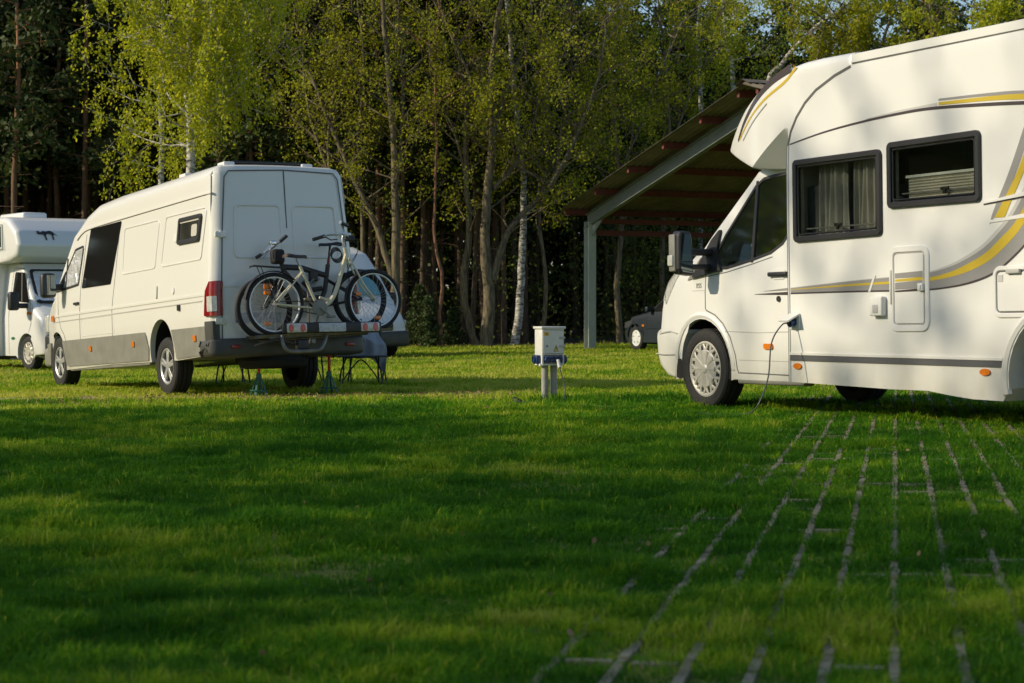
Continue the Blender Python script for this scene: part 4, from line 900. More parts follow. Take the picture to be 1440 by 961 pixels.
def build_car():
    root = empty('parked_car'); root.matrix_world = frame_matrix((3.871, 48.53, .058), (-.5, .866))
    tag(root, 'dark blue-grey hatchback with pale rims standing by the open shed', 'car'); W = mat('slate_car_paint', (.012, .020, .030), .45, coat=.15, var=.15)
    af = arc(-.02, .32, .36, 198, -18, 14); ar = arc(-2.55, .32, .36, 198, -18, 14)
    def cy_(x, z): return (.84-.34*max(0, z-.85)**1.15)*(1-(.16*(x)**2 if x > 0 else 0))*(1-(.12*(-2.7-x)**2 if x < -2.7 else 0))
    out = [(-3.2, .3), (-2.95, .22)]+ar+[(-1.3, .2)]+af+[(.45, .2), (.68, .24), (.78, .36), (.78, .52), (.70, .70), (.30, .86), (-.45, .97), (-.62, .99), (-1.15, 1.36), (-1.5, 1.43), (-2.5, 1.40), (-3.05, 1.02), (-3.3, .9), (-3.36, .6)]
    rad = [0]*(2+15+1+15+1)+[.04, .06, .08, .1, .12, .1, .05, .06, .08, .08, .08, .06, .06, .06]
    bm_obj('car_body', layered(out, rad, .84, 4, .14, lambda x, y, z: Vector((x-(.18*abs(y/.84)**2.5 if x > .2 else 0), y/.84*cy_(x, z), z))), W, root, 40)
    for s in (1, -1):
        cs = lambda u, v, o, s=s: (u, s*(cy_(u, v)+o), v)
        slab(MB(), fillet([(-.72, .98), (-1.22, 1.33), (-1.75, 1.36), (-1.72, .98)], .03), -.003, .005, cs, .1).build('side_window', M['privacy'], root, 60)
        slab(MB(), fillet([(-1.80, .98), (-1.82, 1.36), (-2.4, 1.34), (-2.75, 1.02)], .03), -.003, .005, cs, .1).build('side_window', M['privacy'], root, 60)
        m = MB(); strip(m, [(-.55, .95), (-.52, .30)], .01, cs); strip(m, [(-1.76, 1.36), (-1.76, .3)], .01, cs); m.build('door_seam', M['dark'], root, 0)
        m = MB(); strip(m, [(-.42, .58), (-2.1, .58)], .05, cs, 0, .015); m.build('rub_strip', W, root)
        m = MB(); strip(m, [(.12, .745)]*1+arc(-.02, .32, .385, 170, 5, 14), .035, cs, -.01, .015, .1); m.build('arch_lip', W, root)
        slab(MB(), rect(-.43, .61, -.34, .66, .01), 0, .012, cs, 0).build('side_indicator', M['orange'], root)
        a = sorted((s*.82, s*1.0)); m = MB(); m.box((-.80, a[0], .98), (-.68, a[1], 1.11), .03); mr = m.build('door_mirror', W, root)
        MB().box((-.79, a[0]+.03, 1.0), (-.66, a[1]-.03, 1.09), .02).build('mirror_glass', M['black'], mr)
        slab(MB(), fillet([(.62, .56), (.60, .72), (.20, .78), (.25, .62)], .02), -.02, .01, lambda u, v, o, s=s: (u-.09, s*(cy_(u, v)+o), v), .1).build('headlight', M['smoke'], root)
        wheel(root, (-.02, s*.74, .315), .315, .19, 'five', s); wheel(root, (-2.55, s*.74, .315), .315, .19, 'five', s)
    m = MB(); vs = [(-.66, -.62, 1.02), (-.66, .62, 1.02), (-1.13, .54, 1.345), (-1.13, -.54, 1.345)]; m.add([(x+.012, y, z+.012) for x, y, z in vs], [(0, 1, 2, 3)]).build('windscreen', M['privacy'], root, 0)
    m = MB(); m.tube([(-.60, .66, 1.01), (-1.15, .58, 1.36)], .02, 6); m.build('windscreen_pillar', mat('dusty_trim', (.35, .33, .28), .5), root)
    MB().box((-2.9, -.7, .16), (.4, .7, .34)).build('underbody', M['dark'], root)

# ------------------------------------------------------------------ electricity box, jacks, furniture, cable
def build_small():
    g = lambda x, y: (x, y, gz(x))
    root = empty('electricity_pedestal', g(.385, 19.42), R(22)); tag(root, 'white camping electricity box with blue sockets on two round posts', 'electricity box')
    w, d = .122, .10; z0, z1 = .375, .765
    white = mat('box_white', (.66, .66, .62), .45, var=.12, vscale=8, bump=.05)
    m = MB(); m.box((-w, -d, z0+.105), (w, d, z1-.012), .006); m.box((-w, -d, z0), (w, d, z0+.02), .004); m.box((-w, -d, z0+.018), (-w+.018, d, z0+.107)); m.box((w-.018, -d, z0+.018), (w, d, z0+.107)); m.box((-w+.016, -d+.05, z0+.018), (w-.016, d, z0+.107)); bx = m.build('cabinet', white, root)
    m = MB(); m.box((-w-.014, -d-.018, z1-.014), (w+.014, d+.012, z1+.012), .006); m.build('lid', white, root)
    m = MB(); fr = lambda u, v, o: (u, -d-o, v)
    dp = rect(-w+.012, z0+.125, w-.006, z1-.028, .006); slab(m, dp, 0, .008, fr, 0); dr = m.build('door', white, root)
    m = MB(); ring(m, dp, .003, 0, .0095, fr, .001); m.build('door_gap', M['softseam'], dr, 0)
    for z in (z1-.105, z0+.20): MB().box((w-.055, -d-.016, z-.012), (w+.006, -d-.004, z+.012), .004).build('hinge', M['badge'], dr)
    MB().tube([(-w+.05, -d-.016, z1-.19), (-w+.05, -d, z1-.19)], .009, 10).build('lock', M['black'], dr)
    ylw = mat('warning_yellow', (.62, .45, .06), .5)
    l = slab(MB(), rect(-w+.018, z1-.085, -w+.072, z1-.045), .008, .0095, fr, 0).build('warning_label', ylw, dr, 0)
    slab(MB(), rect(-w+.034, z1-.074, -w+.058, z1-.057), .0095, .0105, fr, 0).build('label_print', mat('label_red', (.45, .1, .02), .5), l, 0)
    tri = [(.0, z1-.245), (.058, z1-.245), (.029, z1-.175)]
    l = slab(MB(), tri, .008, .0095, fr, 0).build('warning_triangle', ylw, dr, 0)
    m = MB(); bolt = [(.026, z1-.238), (.031, z1-.216), (.023, z1-.214), (.032, z1-.188), (.030, z1-.206), (.037, z1-.208)]; slab(m, bolt, .0095, .0105, fr, 0); ring(m, tri, .003, .0095, .0105, fr, .0004); m.build('bolt_mark', M['black'], l, 0)
    zs = z0+.062
    for x in (-.075, -.028, .022, .07):
        m = MB(); m.lathe([(.001, -d-.035), (.024, -d-.035), (.027, -d-.028), (.027, -d+.05)], 20, (x, 0, zs)); m.box((x-.021, -d-.04, zs+.010), (x+.021, -d-.0, zs+.034), .006); m.build('socket', M['blue'], root)
    for s in (-1, 1):
        m = MB(); m.box((s*(w+.02)-.028, -.06, zs-.045), (s*(w+.02)+.028, .05, zs+.045), .012); m.lathe([(.001, 0), (.034, 0), (.036, s*.01), (.036, -s*.02)], 20, (s*(w+.052), -.005, zs), 'x'); m.build('socket', M['blue'], root)
    MB().box((-w-.02, -.09, z0-.008), (-w+.02, -.05, z0+.02), .006).build('bracket', white, root)
    for x, y in ((-.055, -.01), (.052, .01)):
        MB().lathe([(.001, -.1), (.036, -.1), (.036, z0), (.001, z0)], 24, (x, y, 0), 'z').build('post', mat('post_grey', (.36, .35, .31), .8, var=.3, vscale=10, bump=.2, bscale=30), root)
    # cable: from the motorhome inlet to the box
    mm = frame_matrix((2.636, 17.944, .0395), (-1430, 2650)); s = mm @ Vector((-1.632, 1.205, .785))
    q = root.matrix_basis.copy(); bpy.context.view_layer.update(); q = root.matrix_world
    e = q @ Vector((.03, -d-.05, zs-.005)); e = Vector(e)
    def G(x, y, h=.012): return Vector((x, y, gz(x)+h))
    pts = [s, s+Vector((-.06, -.03, -.01)), s+Vector((-.16, -.12, -.16)), s+Vector((-.20, -.2, -.45)), s+Vector((-.30, -.3, -.68)), G(1.98, 15.9, .03), G(1.85, 16.0, .02), G(1.6, 16.5), G(1.45, 16.9, .01), G(1.0, 17.8, .01), G(.6, 18.6, .01), G(.50, 18.95, .02), G(.53, 19.1, .05), e+Vector((.07, -.06, -.28)), e+Vector((.025, -.03, -.10)), e]
    m = MB().tube(spline(pts, 8), .0062, 8); cab = m.build('power_cable', M['cable'], None)
    tag(cab, 'thin dark cable drooping from the motorhome to the ground and on to the electricity box', 'cable')
    m = MB(); m.tube([e+Vector((.0, -.0, .005)), e+Vector((.018, -.02, -.075))], .017, 10); m.build('plug', M['trim'], cab)
    m = MB().tube(spline([G(.40, 19.3, .02), G(.25, 19.15, .015), G(.05, 19.1, .02), G(.02, 19.2, .06), G(.10, 19.3, .02)], 6), .009, 6); tag(m.build('coiled_hose', M['cable'], None), 'loose end of grey hose in the grass left of the electricity box posts', 'hose')
    # axle stands under the van's tail
    for (x, y), lab in (((-2.95, 21.95), 'axle stand nearer the rear left wheel, green foot catching the light'), ((-2.18, 22.45), 'axle stand under the right half of the van bumper')):
        j = empty('axle_stand', g(x, y), R(30)); tag(j, lab, 'axle stand', 'axle stands under the van tail')
        m = MB()
        for a in range(4):
            t = math.pi/2*a+math.pi/4; c, s_ = math.cos(t), math.sin(t); r0, r1 = .115, .026; n = (-s_*.015, c*.015)
            m.add([(r0*c+n[0], r0*s_+n[1], 0), (r0*c-n[0], r0*s_-n[1], 0), (r1*c-n[0]*.6, r1*s_-n[1]*.6, .24), (r1*c+n[0]*.6, r1*s_+n[1]*.6, .24), (r0*c*.86+n[0], r0*s_*.86+n[1], 0), (r0*c*.86-n[0], r0*s_*.86-n[1], 0), (r1*c*.6-n[0]*.6, r1*s_*.6-n[1]*.6, .24), (r1*c*.6+n[0]*.6, r1*s_*.6+n[1]*.6, .24)],
                  [(0, 1, 2, 3), (4, 7, 6, 5), (0, 3, 7, 4), (1, 5, 6, 2), (0, 4, 5, 1), (3, 2, 6, 7)])
        for a in range(4):
            t = math.pi/2*a+math.pi/4; t2 = t+math.pi/2; m.tube([(.11*math.cos(t), .11*math.sin(t), .07), (.11*math.cos(t2), .11*math.sin(t2), .07)], .008, 6)
        m.lathe([(.03, .20), (.032, .26), (.02, .27)], 14, (0, 0, 0), 'z'); m.build('base', mat('jack_green', (.02, .13, .10), .45, var=.3, vscale=20), j)
        m = MB(); m.tube([(0, 0, .24), (0, 0, .45)], .018, 10); m.box((-.035, -.02, .44), (.035, .02, .47), .006); m.box((-.012, -.02, .28), (.012, .0, .42), .002); m.build('lifting_post', mat('jack_red', (.55, .035, .02), .4, var=.2, vscale=20), j)
    # folding stools / tables
    def ftable(x, y, rz, L, Wd, H, lab, name='folding_table', cat='table'):
        t = empty(name, g(x, y), R(rz)); tag(t, lab, cat)
        MB().box((-L/2, -Wd/2, H-.02), (L/2, Wd/2, H), .006).build('table_top', M['black'], t)
        for s in (-1, 1):
            X = s*(L/2-.06)
            m = MB(); m.tube([(X, -Wd/2+.03, 0), (X*.92, -Wd/2+.1, H*.5), (X*.8, Wd/2-.06, H-.02)], .012, 6); m.build('leg', M['black'], t)
            m = MB(); m.tube([(X, Wd/2-.03, 0), (X*.92, Wd/2-.1, H*.5), (X*.8, -Wd/2+.06, H-.02)], .012, 6); m.build('leg', M['black'], t)
            m = MB(); m.tube([(X, -Wd/2+.03, .03), (X, Wd/2-.03, .03)], .010, 6); m.build('foot_bar', M['black'], t)
        m = MB(); m.tube(spline([(-L/2+.08, .0, .05), (-L*.2, 0, H*.55), (0, 0, H-.06), (L*.2, 0, H*.55), (L/2-.08, 0, .05)], 5), .010, 6); m.build('cross_brace', M['black'], t)
        return t
    ftable(-2.02, 25.2, 12, .66, .46, .40, 'low black folding table behind the rear right corner of the panel van')
    ftable(-3.85, 26.0, -8, .50, .45, .48, 'black folding stool seen under the panel van between its wheels', 'folding_stool', 'stool')
    ftable(-2.75, 25.6, 6, .5, .45, .46, 'black folding stool showing beside the red post nearer the van wheel', 'folding_stool', 'stool')
    # white sheet hung over a chair beside the table
    c = empty('folding_chair', g(-1.98, 25.75), R(10)); tag(c, 'black folding chair half covered by a white sheet behind the van', 'chair')
    m = MB().box((-.24, -.22, .42), (.24, .22, .45), .01); m.build('seat', M['black'], c)
    for sx in (-1, 1):
        m = MB().tube([(sx*.24, -.25, 0), (sx*.22, .2, .44), (sx*.22, .28, .82)], .012, 6); m.build('leg', M['black'], c)
        m = MB().tube([(sx*.24, .27, 0), (sx*.22, -.2, .44)], .012, 6); m.build('leg', M['black'], c)
    MB().box((-.22, .22, .55), (.22, .25, .82), .01).build('backrest', M['black'], c)
    vs = []; fs = []; n = 26; k_ = 22
    for i in range(n+1):
        for j in range(k_+1):
            u = i/n; v = j/k_
            s_ = v*1.0; yy = -.30+.0; 
            if s_ < .50: P_ = (-.30, .80-.0*s_) ; y = .30-s_*1.1; z = .82-max(0, s_-.1)*.62
            else: y = -.25-(s_-.5)*.10; z = .57-(s_-.5)*.66
            x = -.30+u*.44+.05*math.sin(v*7+u*4)*v+(.20*v*(u-.35))
            vs.append((x, y+.05*math.sin(u*13+v*3)*v+.02*math.sin(u*27+v*9), z+.03*math.sin(u*9+v*8)+(.14*math.sin(u*3.2+.5)*v)))
    for i in range(n):
        for j in range(k_): a = i*(k_+1)+j; fs.append((a, a+1, a+k_+2, a+k_+1))
    sh = MB().add(vs, fs).build('white_sheet', mat('sheet_cloth', (.27, .29, .31), .8, var=.15), None, 60); sh.location = g(-1.98, 25.75); sh.rotation_euler = (0, 0, R(10))
    tag(sh, 'crumpled white sheet draped over the folding chair behind the van', 'sheet')

# ------------------------------------------------------------------ open shed
def build_shed():
    root = empty('open_shed', (2.12, 51.2, gz(2.12))); tag(root, 'open steel shed with corrugated gable roof and dark red purlins beside the wood', 'shed')
    # local axes: x towards the ridge (and towards us), y away to the right along the purlins
    a = math.atan2(-.907, .42); root.rotation_euler = (0, 0, a)
    steel = mat('grey_green_steel', (.17, .20, .18), .55, var=.2, vscale=3, bump=.05); lit = mat('sunlit_post_steel', (.42, .45, .38), .55, var=.15, vscale=3)  # posts get a paler copy of the steel, with sunlight put into its colour
    redm = mat('red_lead_purlin', (.15, .032, .022), .65, var=.3, vscale=4); roofm = mat('fibre_cement', (.20, .17, .125), .85, var=.45, vscale=1.6, bump=.3, bscale=8)
    rz = 3.46; half = 9.0; slope = .254; dep = 15
    H = lambda x: rz+slope*(x if x < half else 2*half-x)
    for y in (0, 5, 10):
        f = empty('frame'); f.parent = root; f.location = (0, y, 0)
        for X in (0, 2*half):
            m = MB(); m.box((X-.13, -.006, -.1), (X+.13, .006, rz)); m.box((X-.142, -.11, -.1), (X-.13, .11, rz)); m.box((X+.13, -.11, -.1), (X+.142, .11, rz)); m.build('post', lit, f)
        for (x0, x1) in ((-.15, half), (half, 2*half+.15)):
            m = MB()
            def beam(t0, t1, w):
                vs = [(x0, -w, H(x0)+t0), (x0, w, H(x0)+t0), (x0, w, H(x0)+t1), (x0, -w, H(x0)+t1), (x1, -w, H(x1)+t0), (x1, w, H(x1)+t0), (x1, w, H(x1)+t1), (x1, -w, H(x1)+t1)]
                m.add(vs, [(0, 3, 2, 1), (4, 5, 6, 7), (0, 1, 5, 4), (1, 2, 6, 5), (2, 3, 7, 6), (3, 0, 4, 7)])
            beam(-.10, .22, .006); beam(-.115, -.10, .08); beam(.22, .235, .08); m.build('rafter', steel, f)
        m = MB(); m.add([(0, -.01, rz-.5), (0, .01, rz-.5), (.75, .01, H(.75)-.16), (.75, -.01, H(.75)-.16), (0, -.01, rz), (0, .01, rz)], [(0, 3, 4), (1, 5, 2), (0, 1, 2, 3)]); m.build('knee_plate', steel, f)
    for k, x in enumerate([-.25, 1.5, 3.3, 5.1, 6.9, 8.6, 9.4, 11.1, 12.9, 14.7, 16.5, 18.25]):
        m = MB(); z = H(x)+.24
        m.box((x-.05, -.62, z), (x+.05, dep-3.8, z+.16)); m.build('purlin', redm, root)
    for z in (rz-.30, rz+.02):
        for X in (0, 2*half): m = MB(); m.box((X-.05, .02, z-.07), (X+.05, 9.98, z+.07)); m.build('tie_beam', redm, root)
    # corrugated sheets: two slopes
    for s in (0, 1):
        vs = []; fs = []; ny = int((dep-3)/.0295); xs = [-.45, 1.6, 3.9, 6.5, half] if s == 0 else [half, 11.4, 13.7, 16, 2*half+.45]
        for y_ in range(ny+1):
            y = -.75+y_*.0295; c = .028*math.sin(y/.177*2*math.pi)
            for x in xs: vs.append((x, y, H(x)+.43+c))
            for x in xs: vs.append((x, y, H(x)+.422+c-.004))
        n = len(xs)
        for y_ in range(ny):
            for i in range(n-1):
                a0 = y_*2*n+i; fs.append((a0, a0+1, a0+2*n+1, a0+2*n)); b0 = a0+n; fs.append((b0, b0+2*n, b0+2*n+1, b0+1))
        m = MB().add(vs, fs); m.build('roof_sheet', roofm, root, 50)
    m = MB(); yy = -.80
    vs = [(half-.28, yy, H(half-.28)+.475), (half, yy, H(half)+.51), (half+.28, yy, H(half-.28)+.475), (half-.28, dep-3.6, H(half-.28)+.475), (half, dep-3.6, H(half)+.51), (half+.28, dep-3.6, H(half-.28)+.475)]
    m.add(vs, [(0, 1, 4, 3), (1, 2, 5, 4)]).build('ridge_cap', roofm, root, 0)
    return root
# ------------------------------------------------------------------ leaves and bark
def leafmat(name, a, b, trans=.45, rough=.55):
    m = bpy.data.materials.new(name); N, L = nodes_of(m); p = N['Principled BSDF']; out = [n for n in N if n.type == 'OUTPUT_MATERIAL'][0]
    gi = N.new('ShaderNodeNewGeometry'); r = N.new('ShaderNodeValToRGB'); r.color_ramp.elements[0].color = (*a, 1); r.color_ramp.elements[1].color = (*b, 1)
    L.new(gi.outputs['Random Per Island'], r.inputs['Fac']); L.new(r.outputs['Color'], p.inputs['Base Color']); p.inputs['Roughness'].default_value = rough
    p.inputs['Specular IOR Level'].default_value = .3
    t = N.new('ShaderNodeBsdfTranslucent'); h = N.new('ShaderNodeHueSaturation'); h.inputs['Value'].default_value = 1.5; h.inputs['Hue'].default_value = .485; L.new(r.outputs['Color'], h.inputs['Color']); L.new(h.outputs['Color'], t.inputs['Color'])
    x = N.new('ShaderNodeMixShader'); x.inputs[0].default_value = trans; L.new(p.outputs[0], x.inputs[1]); L.new(t.outputs[0], x.inputs[2]); L.new(x.outputs[0], out.inputs['Surface'])
    return m
def barkmat(name, a, b, sc=(6, 6, 1.2), bump=.5, top=None):
    m = bpy.data.materials.new(name); N, L = nodes_of(m); p = N['Principled BSDF']; p.inputs['Roughness'].default_value = .9
    tc = N.new('ShaderNodeTexCoord'); mp = N.new('ShaderNodeMapping'); mp.inputs['Scale'].default_value = sc; L.new(tc.outputs['Object'], mp.inputs[0])
    n = N.new('ShaderNodeTexNoise'); n.inputs['Scale'].default_value = 3; n.inputs['Detail'].default_value = 8; L.new(mp.outputs[0], n.inputs['Vector'])
    r = N.new('ShaderNodeValToRGB'); r.color_ramp.elements[0].position = .36; r.color_ramp.elements[1].position = .62; r.color_ramp.elements[0].color = (*a, 1); r.color_ramp.elements[1].color = (*b, 1)
    L.new(n.outputs['Fac'], r.inputs['Fac']); src = r.outputs['Color']
    if top:
        s = N.new('ShaderNodeSeparateXYZ'); L.new(tc.outputs['Object'], s.inputs[0]); mr = N.new('ShaderNodeMapRange'); mr.inputs['From Min'].default_value = 4; mr.inputs['From Max'].default_value = 11; L.new(s.outputs['Z'], mr.inputs['Value'])
        x = N.new('ShaderNodeMix'); x.data_type = 'RGBA'; x.inputs['B'].default_value = (*top, 1); L.new(mr.outputs[0], x.inputs['Factor']); L.new(src, x.inputs['A']); src = x.outputs['Result']
    L.new(src, p.inputs['Base Color'])
    b_ = N.new('ShaderNodeBump'); b_.inputs['Strength'].default_value = bump; b_.inputs['Distance'].default_value = .03; L.new(n.outputs['Fac'], b_.inputs['Height']); L.new(b_.outputs['Normal'], p.inputs['Normal'])
    return m
B_BIRCH = barkmat('birch_bark', (.05, .045, .04), (.58, .56, .50), (2.2, 2.2, 5.5), .2)
B_PINE = barkmat('pine_bark', (.045, .030, .020), (.13, .09, .058), top=(.30, .15, .08)); B_GREY = barkmat('alder_bark', (.07, .055, .034), (.20, .16, .095)); B_DARK = barkmat('dark_bark', (.05, .04, .03), (.12, .095, .07))  # the last one is a darker brown bark for the spruce saplings
L_BIRCH = leafmat('birch_leaves', (.20, .26, .010), (.44, .46, .02), .5); L_SPRING = leafmat('spring_leaves', (.17, .21, .010), (.38, .39, .016), .5)
L_GREEN = leafmat('green_leaves', (.09, .15, .012), (.19, .26, .02), .45); L_PINE = leafmat('pine_needles', (.022, .042, .013), (.065, .095, .022), .2, .7); L_DARK = leafmat('undergrowth_leaves', (.045, .065, .014), (.12, .14, .025), .4)
def quads_mesh(name, V4, material, parent=None):
    """V4: (N,4,3) array of leaf corners"""
    n = len(V4); me = bpy.data.meshes.new(name); me.vertices.add(n*4); me.vertices.foreach_set('co', V4.astype(np.float32).ravel())
    me.loops.add(n*4); me.loops.foreach_set('vertex_index', np.arange(n*4, dtype=np.int32)); me.polygons.add(n); me.polygons.foreach_set('loop_start', np.arange(0, n*4, 4, dtype=np.int32))
    me.update(calc_edges=True); me.materials.append(material); o = bpy.data.objects.new(name, me); COL.objects.link(o)
    if parent: o.parent = parent
    return o
def leaf_quads(C, size, rs, droop=0.0, aspect=.65):
    C = np.asarray(C, float); n = len(C); d = rs.normal(size=(n, 3)); d[:, 2] -= droop; d /= np.linalg.norm(d, axis=1)[:, None]
    e = np.cross(d, rs.normal(size=(n, 3))); e /= np.linalg.norm(e, axis=1)[:, None]
    s = size*rs.uniform(.6, 1.3, n)[:, None]; a = d*s*.5; b = e*s*.5*aspect
    return np.stack([C-a, C+b-a*.1, C+a, C-b-a*.1], 1)
def scatter_around(P, k, spread, rs, zs=1.0):
    P = np.repeat(np.asarray(P, float), k, axis=0); d = rs.normal(size=P.shape)*spread; d[:, 2] *= zs; return P+d
class Tree:
    def __init__(s, seed): s.r = random.Random(seed); s.rs = np.random.RandomState(seed); s.mb = MB(); s.br = MB(); s.tips = []
    def limb(s, p, d, L_, r, depth, up=.15, wig=.25, kids=4, ratio=.55, start=.35, minr=.006):
        """a wandering limb that sends out smaller limbs; leaf points are left along the last orders"""
        n = max(3, int(L_/(.45 if depth > 1 else .3))); pts = [Vector(p)]; d = Vector(d).normalized(); rr = [r]
        for i in range(n):
            d = (d+Vector((s.r.gauss(0, wig), s.r.gauss(0, wig), s.r.gauss(0, wig*.7)+up))*.5).normalized()
            pts.append(pts[-1]+d*(L_/n)); rr.append(max(minr, r*(1-.85*(i+1)/n)))
        (s.mb if r > .05 else s.br).tube(pts, rr, 7 if r > .05 else 4, False)
        if depth <= 1:
            s.tips += [q for q in pts[1:]]
        if depth > 0:
            for k in range(kids):
                t = start+(1-start)*(k+s.r.random())/kids; i = min(n-1, int(t*n)); q = pts[i].lerp(pts[i+1], t*n-i)
                a = s.r.uniform(0, 2*math.pi); dd = (pts[i+1]-pts[i]).normalized(); side = dd.cross(Vector((math.cos(a), math.sin(a), .3))).normalized()
                s.limb(q, dd*.6+side*.9, L_*ratio*s.r.uniform(.7, 1.1)*(1.15-t*.5), rr[i]*.55, depth-1, up, wig, kids, ratio, .25, minr)
        return pts
    def stem(s, pts, r0, r1, n=10):
        P = spline([tuple(p) for p in pts], 5); N = len(P); s.mb.tube([Vector(p)+Vector((s.r.gauss(0, .012), s.r.gauss(0, .012), 0)) for p in P], [r0+(r1-r0)*(i/(N-1))**.8 for i in range(N)], n, False); return [Vector(p) for p in P]
    def finish(s, name, base, bark, leaf, k, spread, size, label, cat='tree', group=None, droop=.3, zs=1.0, sub=None):
        root = empty(name, base); tag(root, label, cat, group); root['keep'] = 1
        if s.br.v: s.mb.add(s.br.v, s.br.f)
        b = Vector(base)
        o = s.mb.build('trunk', bark, root, 60)
        P = s.tips if sub is None else [p for p in s.tips if s.r.random() < sub]
        if P and k: quads_mesh('crown', leaf_quads(scatter_around([tuple(p) for p in P], k, spread, s.rs, zs), size, s.rs, droop), leaf, root)
        del root['keep']
        return root
def Wp(px, py, Y):
    """place a stem point at depth Y"""
    a = (px-720)/2650*Y; return Vector((a, Y, .865+(448-py)/2650*Y))
def rel(pts, Y, dy=None):
    w = [Wp(px, py, Y) for px, py in pts]; b = Vector((w[0].x, Y, gz(w[0].x)-.05)); out = [p-b for p in w]; out[0].z = 0
    if dy:
        for p, q in zip(out, dy): p.y += q
    return tuple(b), out

def build_trees():
    # --- tall birch behind the panel van
    T = Tree(11); b, st = rel([(262, 489), (268, 240), (266, 120), (268, 0), (262, -250), (268, -420)], 50)
    P = T.stem(st, .15, .03, 12); pts = []
    for i, q in enumerate(P):
        if q.z < 5.0: continue
        for k in range(4):
            a = T.r.uniform(0, 2*math.pi); t = (q.z-4)/12; Ln = T.r.uniform(2.1, 3.9)*(1-.45*max(0, t-.2))
            d = Vector((math.cos(a)*1.0-.16, math.sin(a), T.r.uniform(.1, .6))); n0 = len(T.tips)
            br = T.limb(q, d, Ln, .035, 1, .10, .22, 5, .42, .3, .005)
    tips = T.tips; T.tips = []
    for p in tips:                                  # hanging strands
        if T.r.random() < .42:
            L_ = T.r.uniform(.3, 1.35); n = 4; q = Vector(p); l = [q.copy()]
            for j in range(n): q = q+Vector((T.r.gauss(0, .05), T.r.gauss(0, .05), -L_/n)); l.append(q.copy()); T.tips.append(q.copy())
            T.br.tube(l, .004, 3, False)
        else: T.tips.append(p)
    print('birch tips', len(T.tips))
    k = max(3, int(52000/len(T.tips))); T.finish('birch_tree', b, B_BIRCH, L_BIRCH, k, .07, .10, 'tall birch, white trunk and bright yellow-green hanging leaves right behind the panel van', droop=.8, zs=1.3)
    # thinner birch next to it
    T = Tree(12); b, st = rel([(222, 490), (228, 240), (226, 150), (230, 40), (222, -200)], 54); P = T.stem(st, .11, .03)
    for q in P:
        if q.z > 4.6 and T.r.random() < .8: T.limb(q, (T.r.gauss(0, 1), T.r.gauss(0, 1), .2), T.r.uniform(1.5, 2.6), .03, 1, .02, .2, 4, .45, .3, .005)
    tips = T.tips; T.tips = [p+Vector((0, 0, -T.r.uniform(0, .9))) for p in tips for _ in range(2)]
    T.finish('birch_tree', b, B_BIRCH, L_BIRCH, 7, .14, .085, 'slimmer birch left of the tall one, its grey trunk half hidden by hanging leaves', droop=.8)
    # --- many-stemmed edge trees between the van and the shed
    def edge(seed, Y, stems, label, name='alder_tree', bark=B_GREY, leaf=L_SPRING, k=4, r=.13, zmin=3.3, per=.85, Lb=(1.4, 3.0), size=.085, dys=None, sub=.8):
        T = Tree(seed); b, first = rel(stems[0][1], Y)
        for j, (rr, pts) in enumerate(stems):
            b2 = Vector(b); w = [Wp(px, py, Y) for px, py in pts]; q = [p-b2 for p in w]
            if j == 0: q[0] = Vector((0, 0, 0))
            off = (j*.31) % .5
            for i, p in enumerate(q): p.y += off*i/len(q)*2
            P = T.stem(q, rr, max(.018, rr*.25))
            for p in P:
                if p.z > zmin and T.r.random() < per:
                    a = T.r.uniform(0, 2*math.pi); T.limb(p, (math.cos(a), math.sin(a)*.9, .55), T.r.uniform(*Lb), .028, 2, .12, .3, 3, .5, .3, .005)
        print(name, seed, len(T.tips), len(T.br.f))
        return T.finish(name, b, bark, leaf, k+1, .13, size*1.1, label, sub=sub)
    edge(21, 57, [(.17, [(552, 488), (556, 400), (556, 300), (553, 190), (545, 90), (538, 0), (530, -120)]), (.11, [(555, 400), (530, 320), (500, 257), (470, 190), (433, 100), (405, 88), (380, 60)]), (.07, [(558, 260), (563, 210), (567, 120), (562, 60), (560, -40)])],
         'forked grey tree whose long side stem leans left over the van roof', k=4)
    edge(22, 57.5, [(.14, [(668, 487), (656, 440), (652, 385), (660, 330), (655, 250), (655, 150), (640, 60), (610, 0), (590, -60)]), (.05, [(655, 250), (640, 190), (620, 140), (605, 80), (600, 0)])],
         'slender bent tree just left of the thick forked trunk behind the electricity box', k=4)
    edge(23, 57, [(.21, [(683, 488), (688, 420), (682, 340), (686, 270), (692, 200), (690, 110), (700, 30), (720, -60)]), (.13, [(692, 395), (705, 350), (720, 318), (745, 290), (775, 262), (787, 215), (790, 165)]), (.08, [(772, 265), (795, 225), (815, 180), (838, 120), (850, 60), (856, 0)]), (.07, [(695, 265), (720, 235), (745, 190), (760, 140), (790, 80), (810, 10)]), (.08, [(690, 200), (715, 120), (745, 50), (780, -10)]), (.06, [(688, 190), (660, 110), (630, 40), (605, -30)])],
         'thick forked tree behind the electricity box with a heavy limb leaning right', k=4, per=.6)
    edge(24, 59, [(.15, [(722, 487), (731, 430), (735, 340), (736, 250), (728, 180), (722, 100), (712, 0), (708, -100)])],
         'white-barked birch standing right of the thick forked tree', 'birch_tree', B_BIRCH, L_SPRING, 4, zmin=4, per=.45)
    edge(25, 56.5, [(.07, [(620, 488), (618, 440), (622, 395), (611, 330), (613, 250), (614, 180), (612, 90), (618, 0)])],
         'thin reddish pine trunk with a kink left of the bent tree', 'pine_tree', barkmat('red_pine_bark', (.10, .05, .03), (.28, .14, .08)), L_PINE, 3, zmin=6.5, per=.5)
    edge(26, 60, [(.12, [(872, 486), (868, 400), (874, 300), (866, 200), (860, 100), (880, 0)]), (.05, [(868, 250), (900, 180), (930, 100), (960, 30)])], 'leafy young tree directly left of the shed roof', k=6, zmin=3.4, per=.95, leaf=L_SPRING, sub=1)
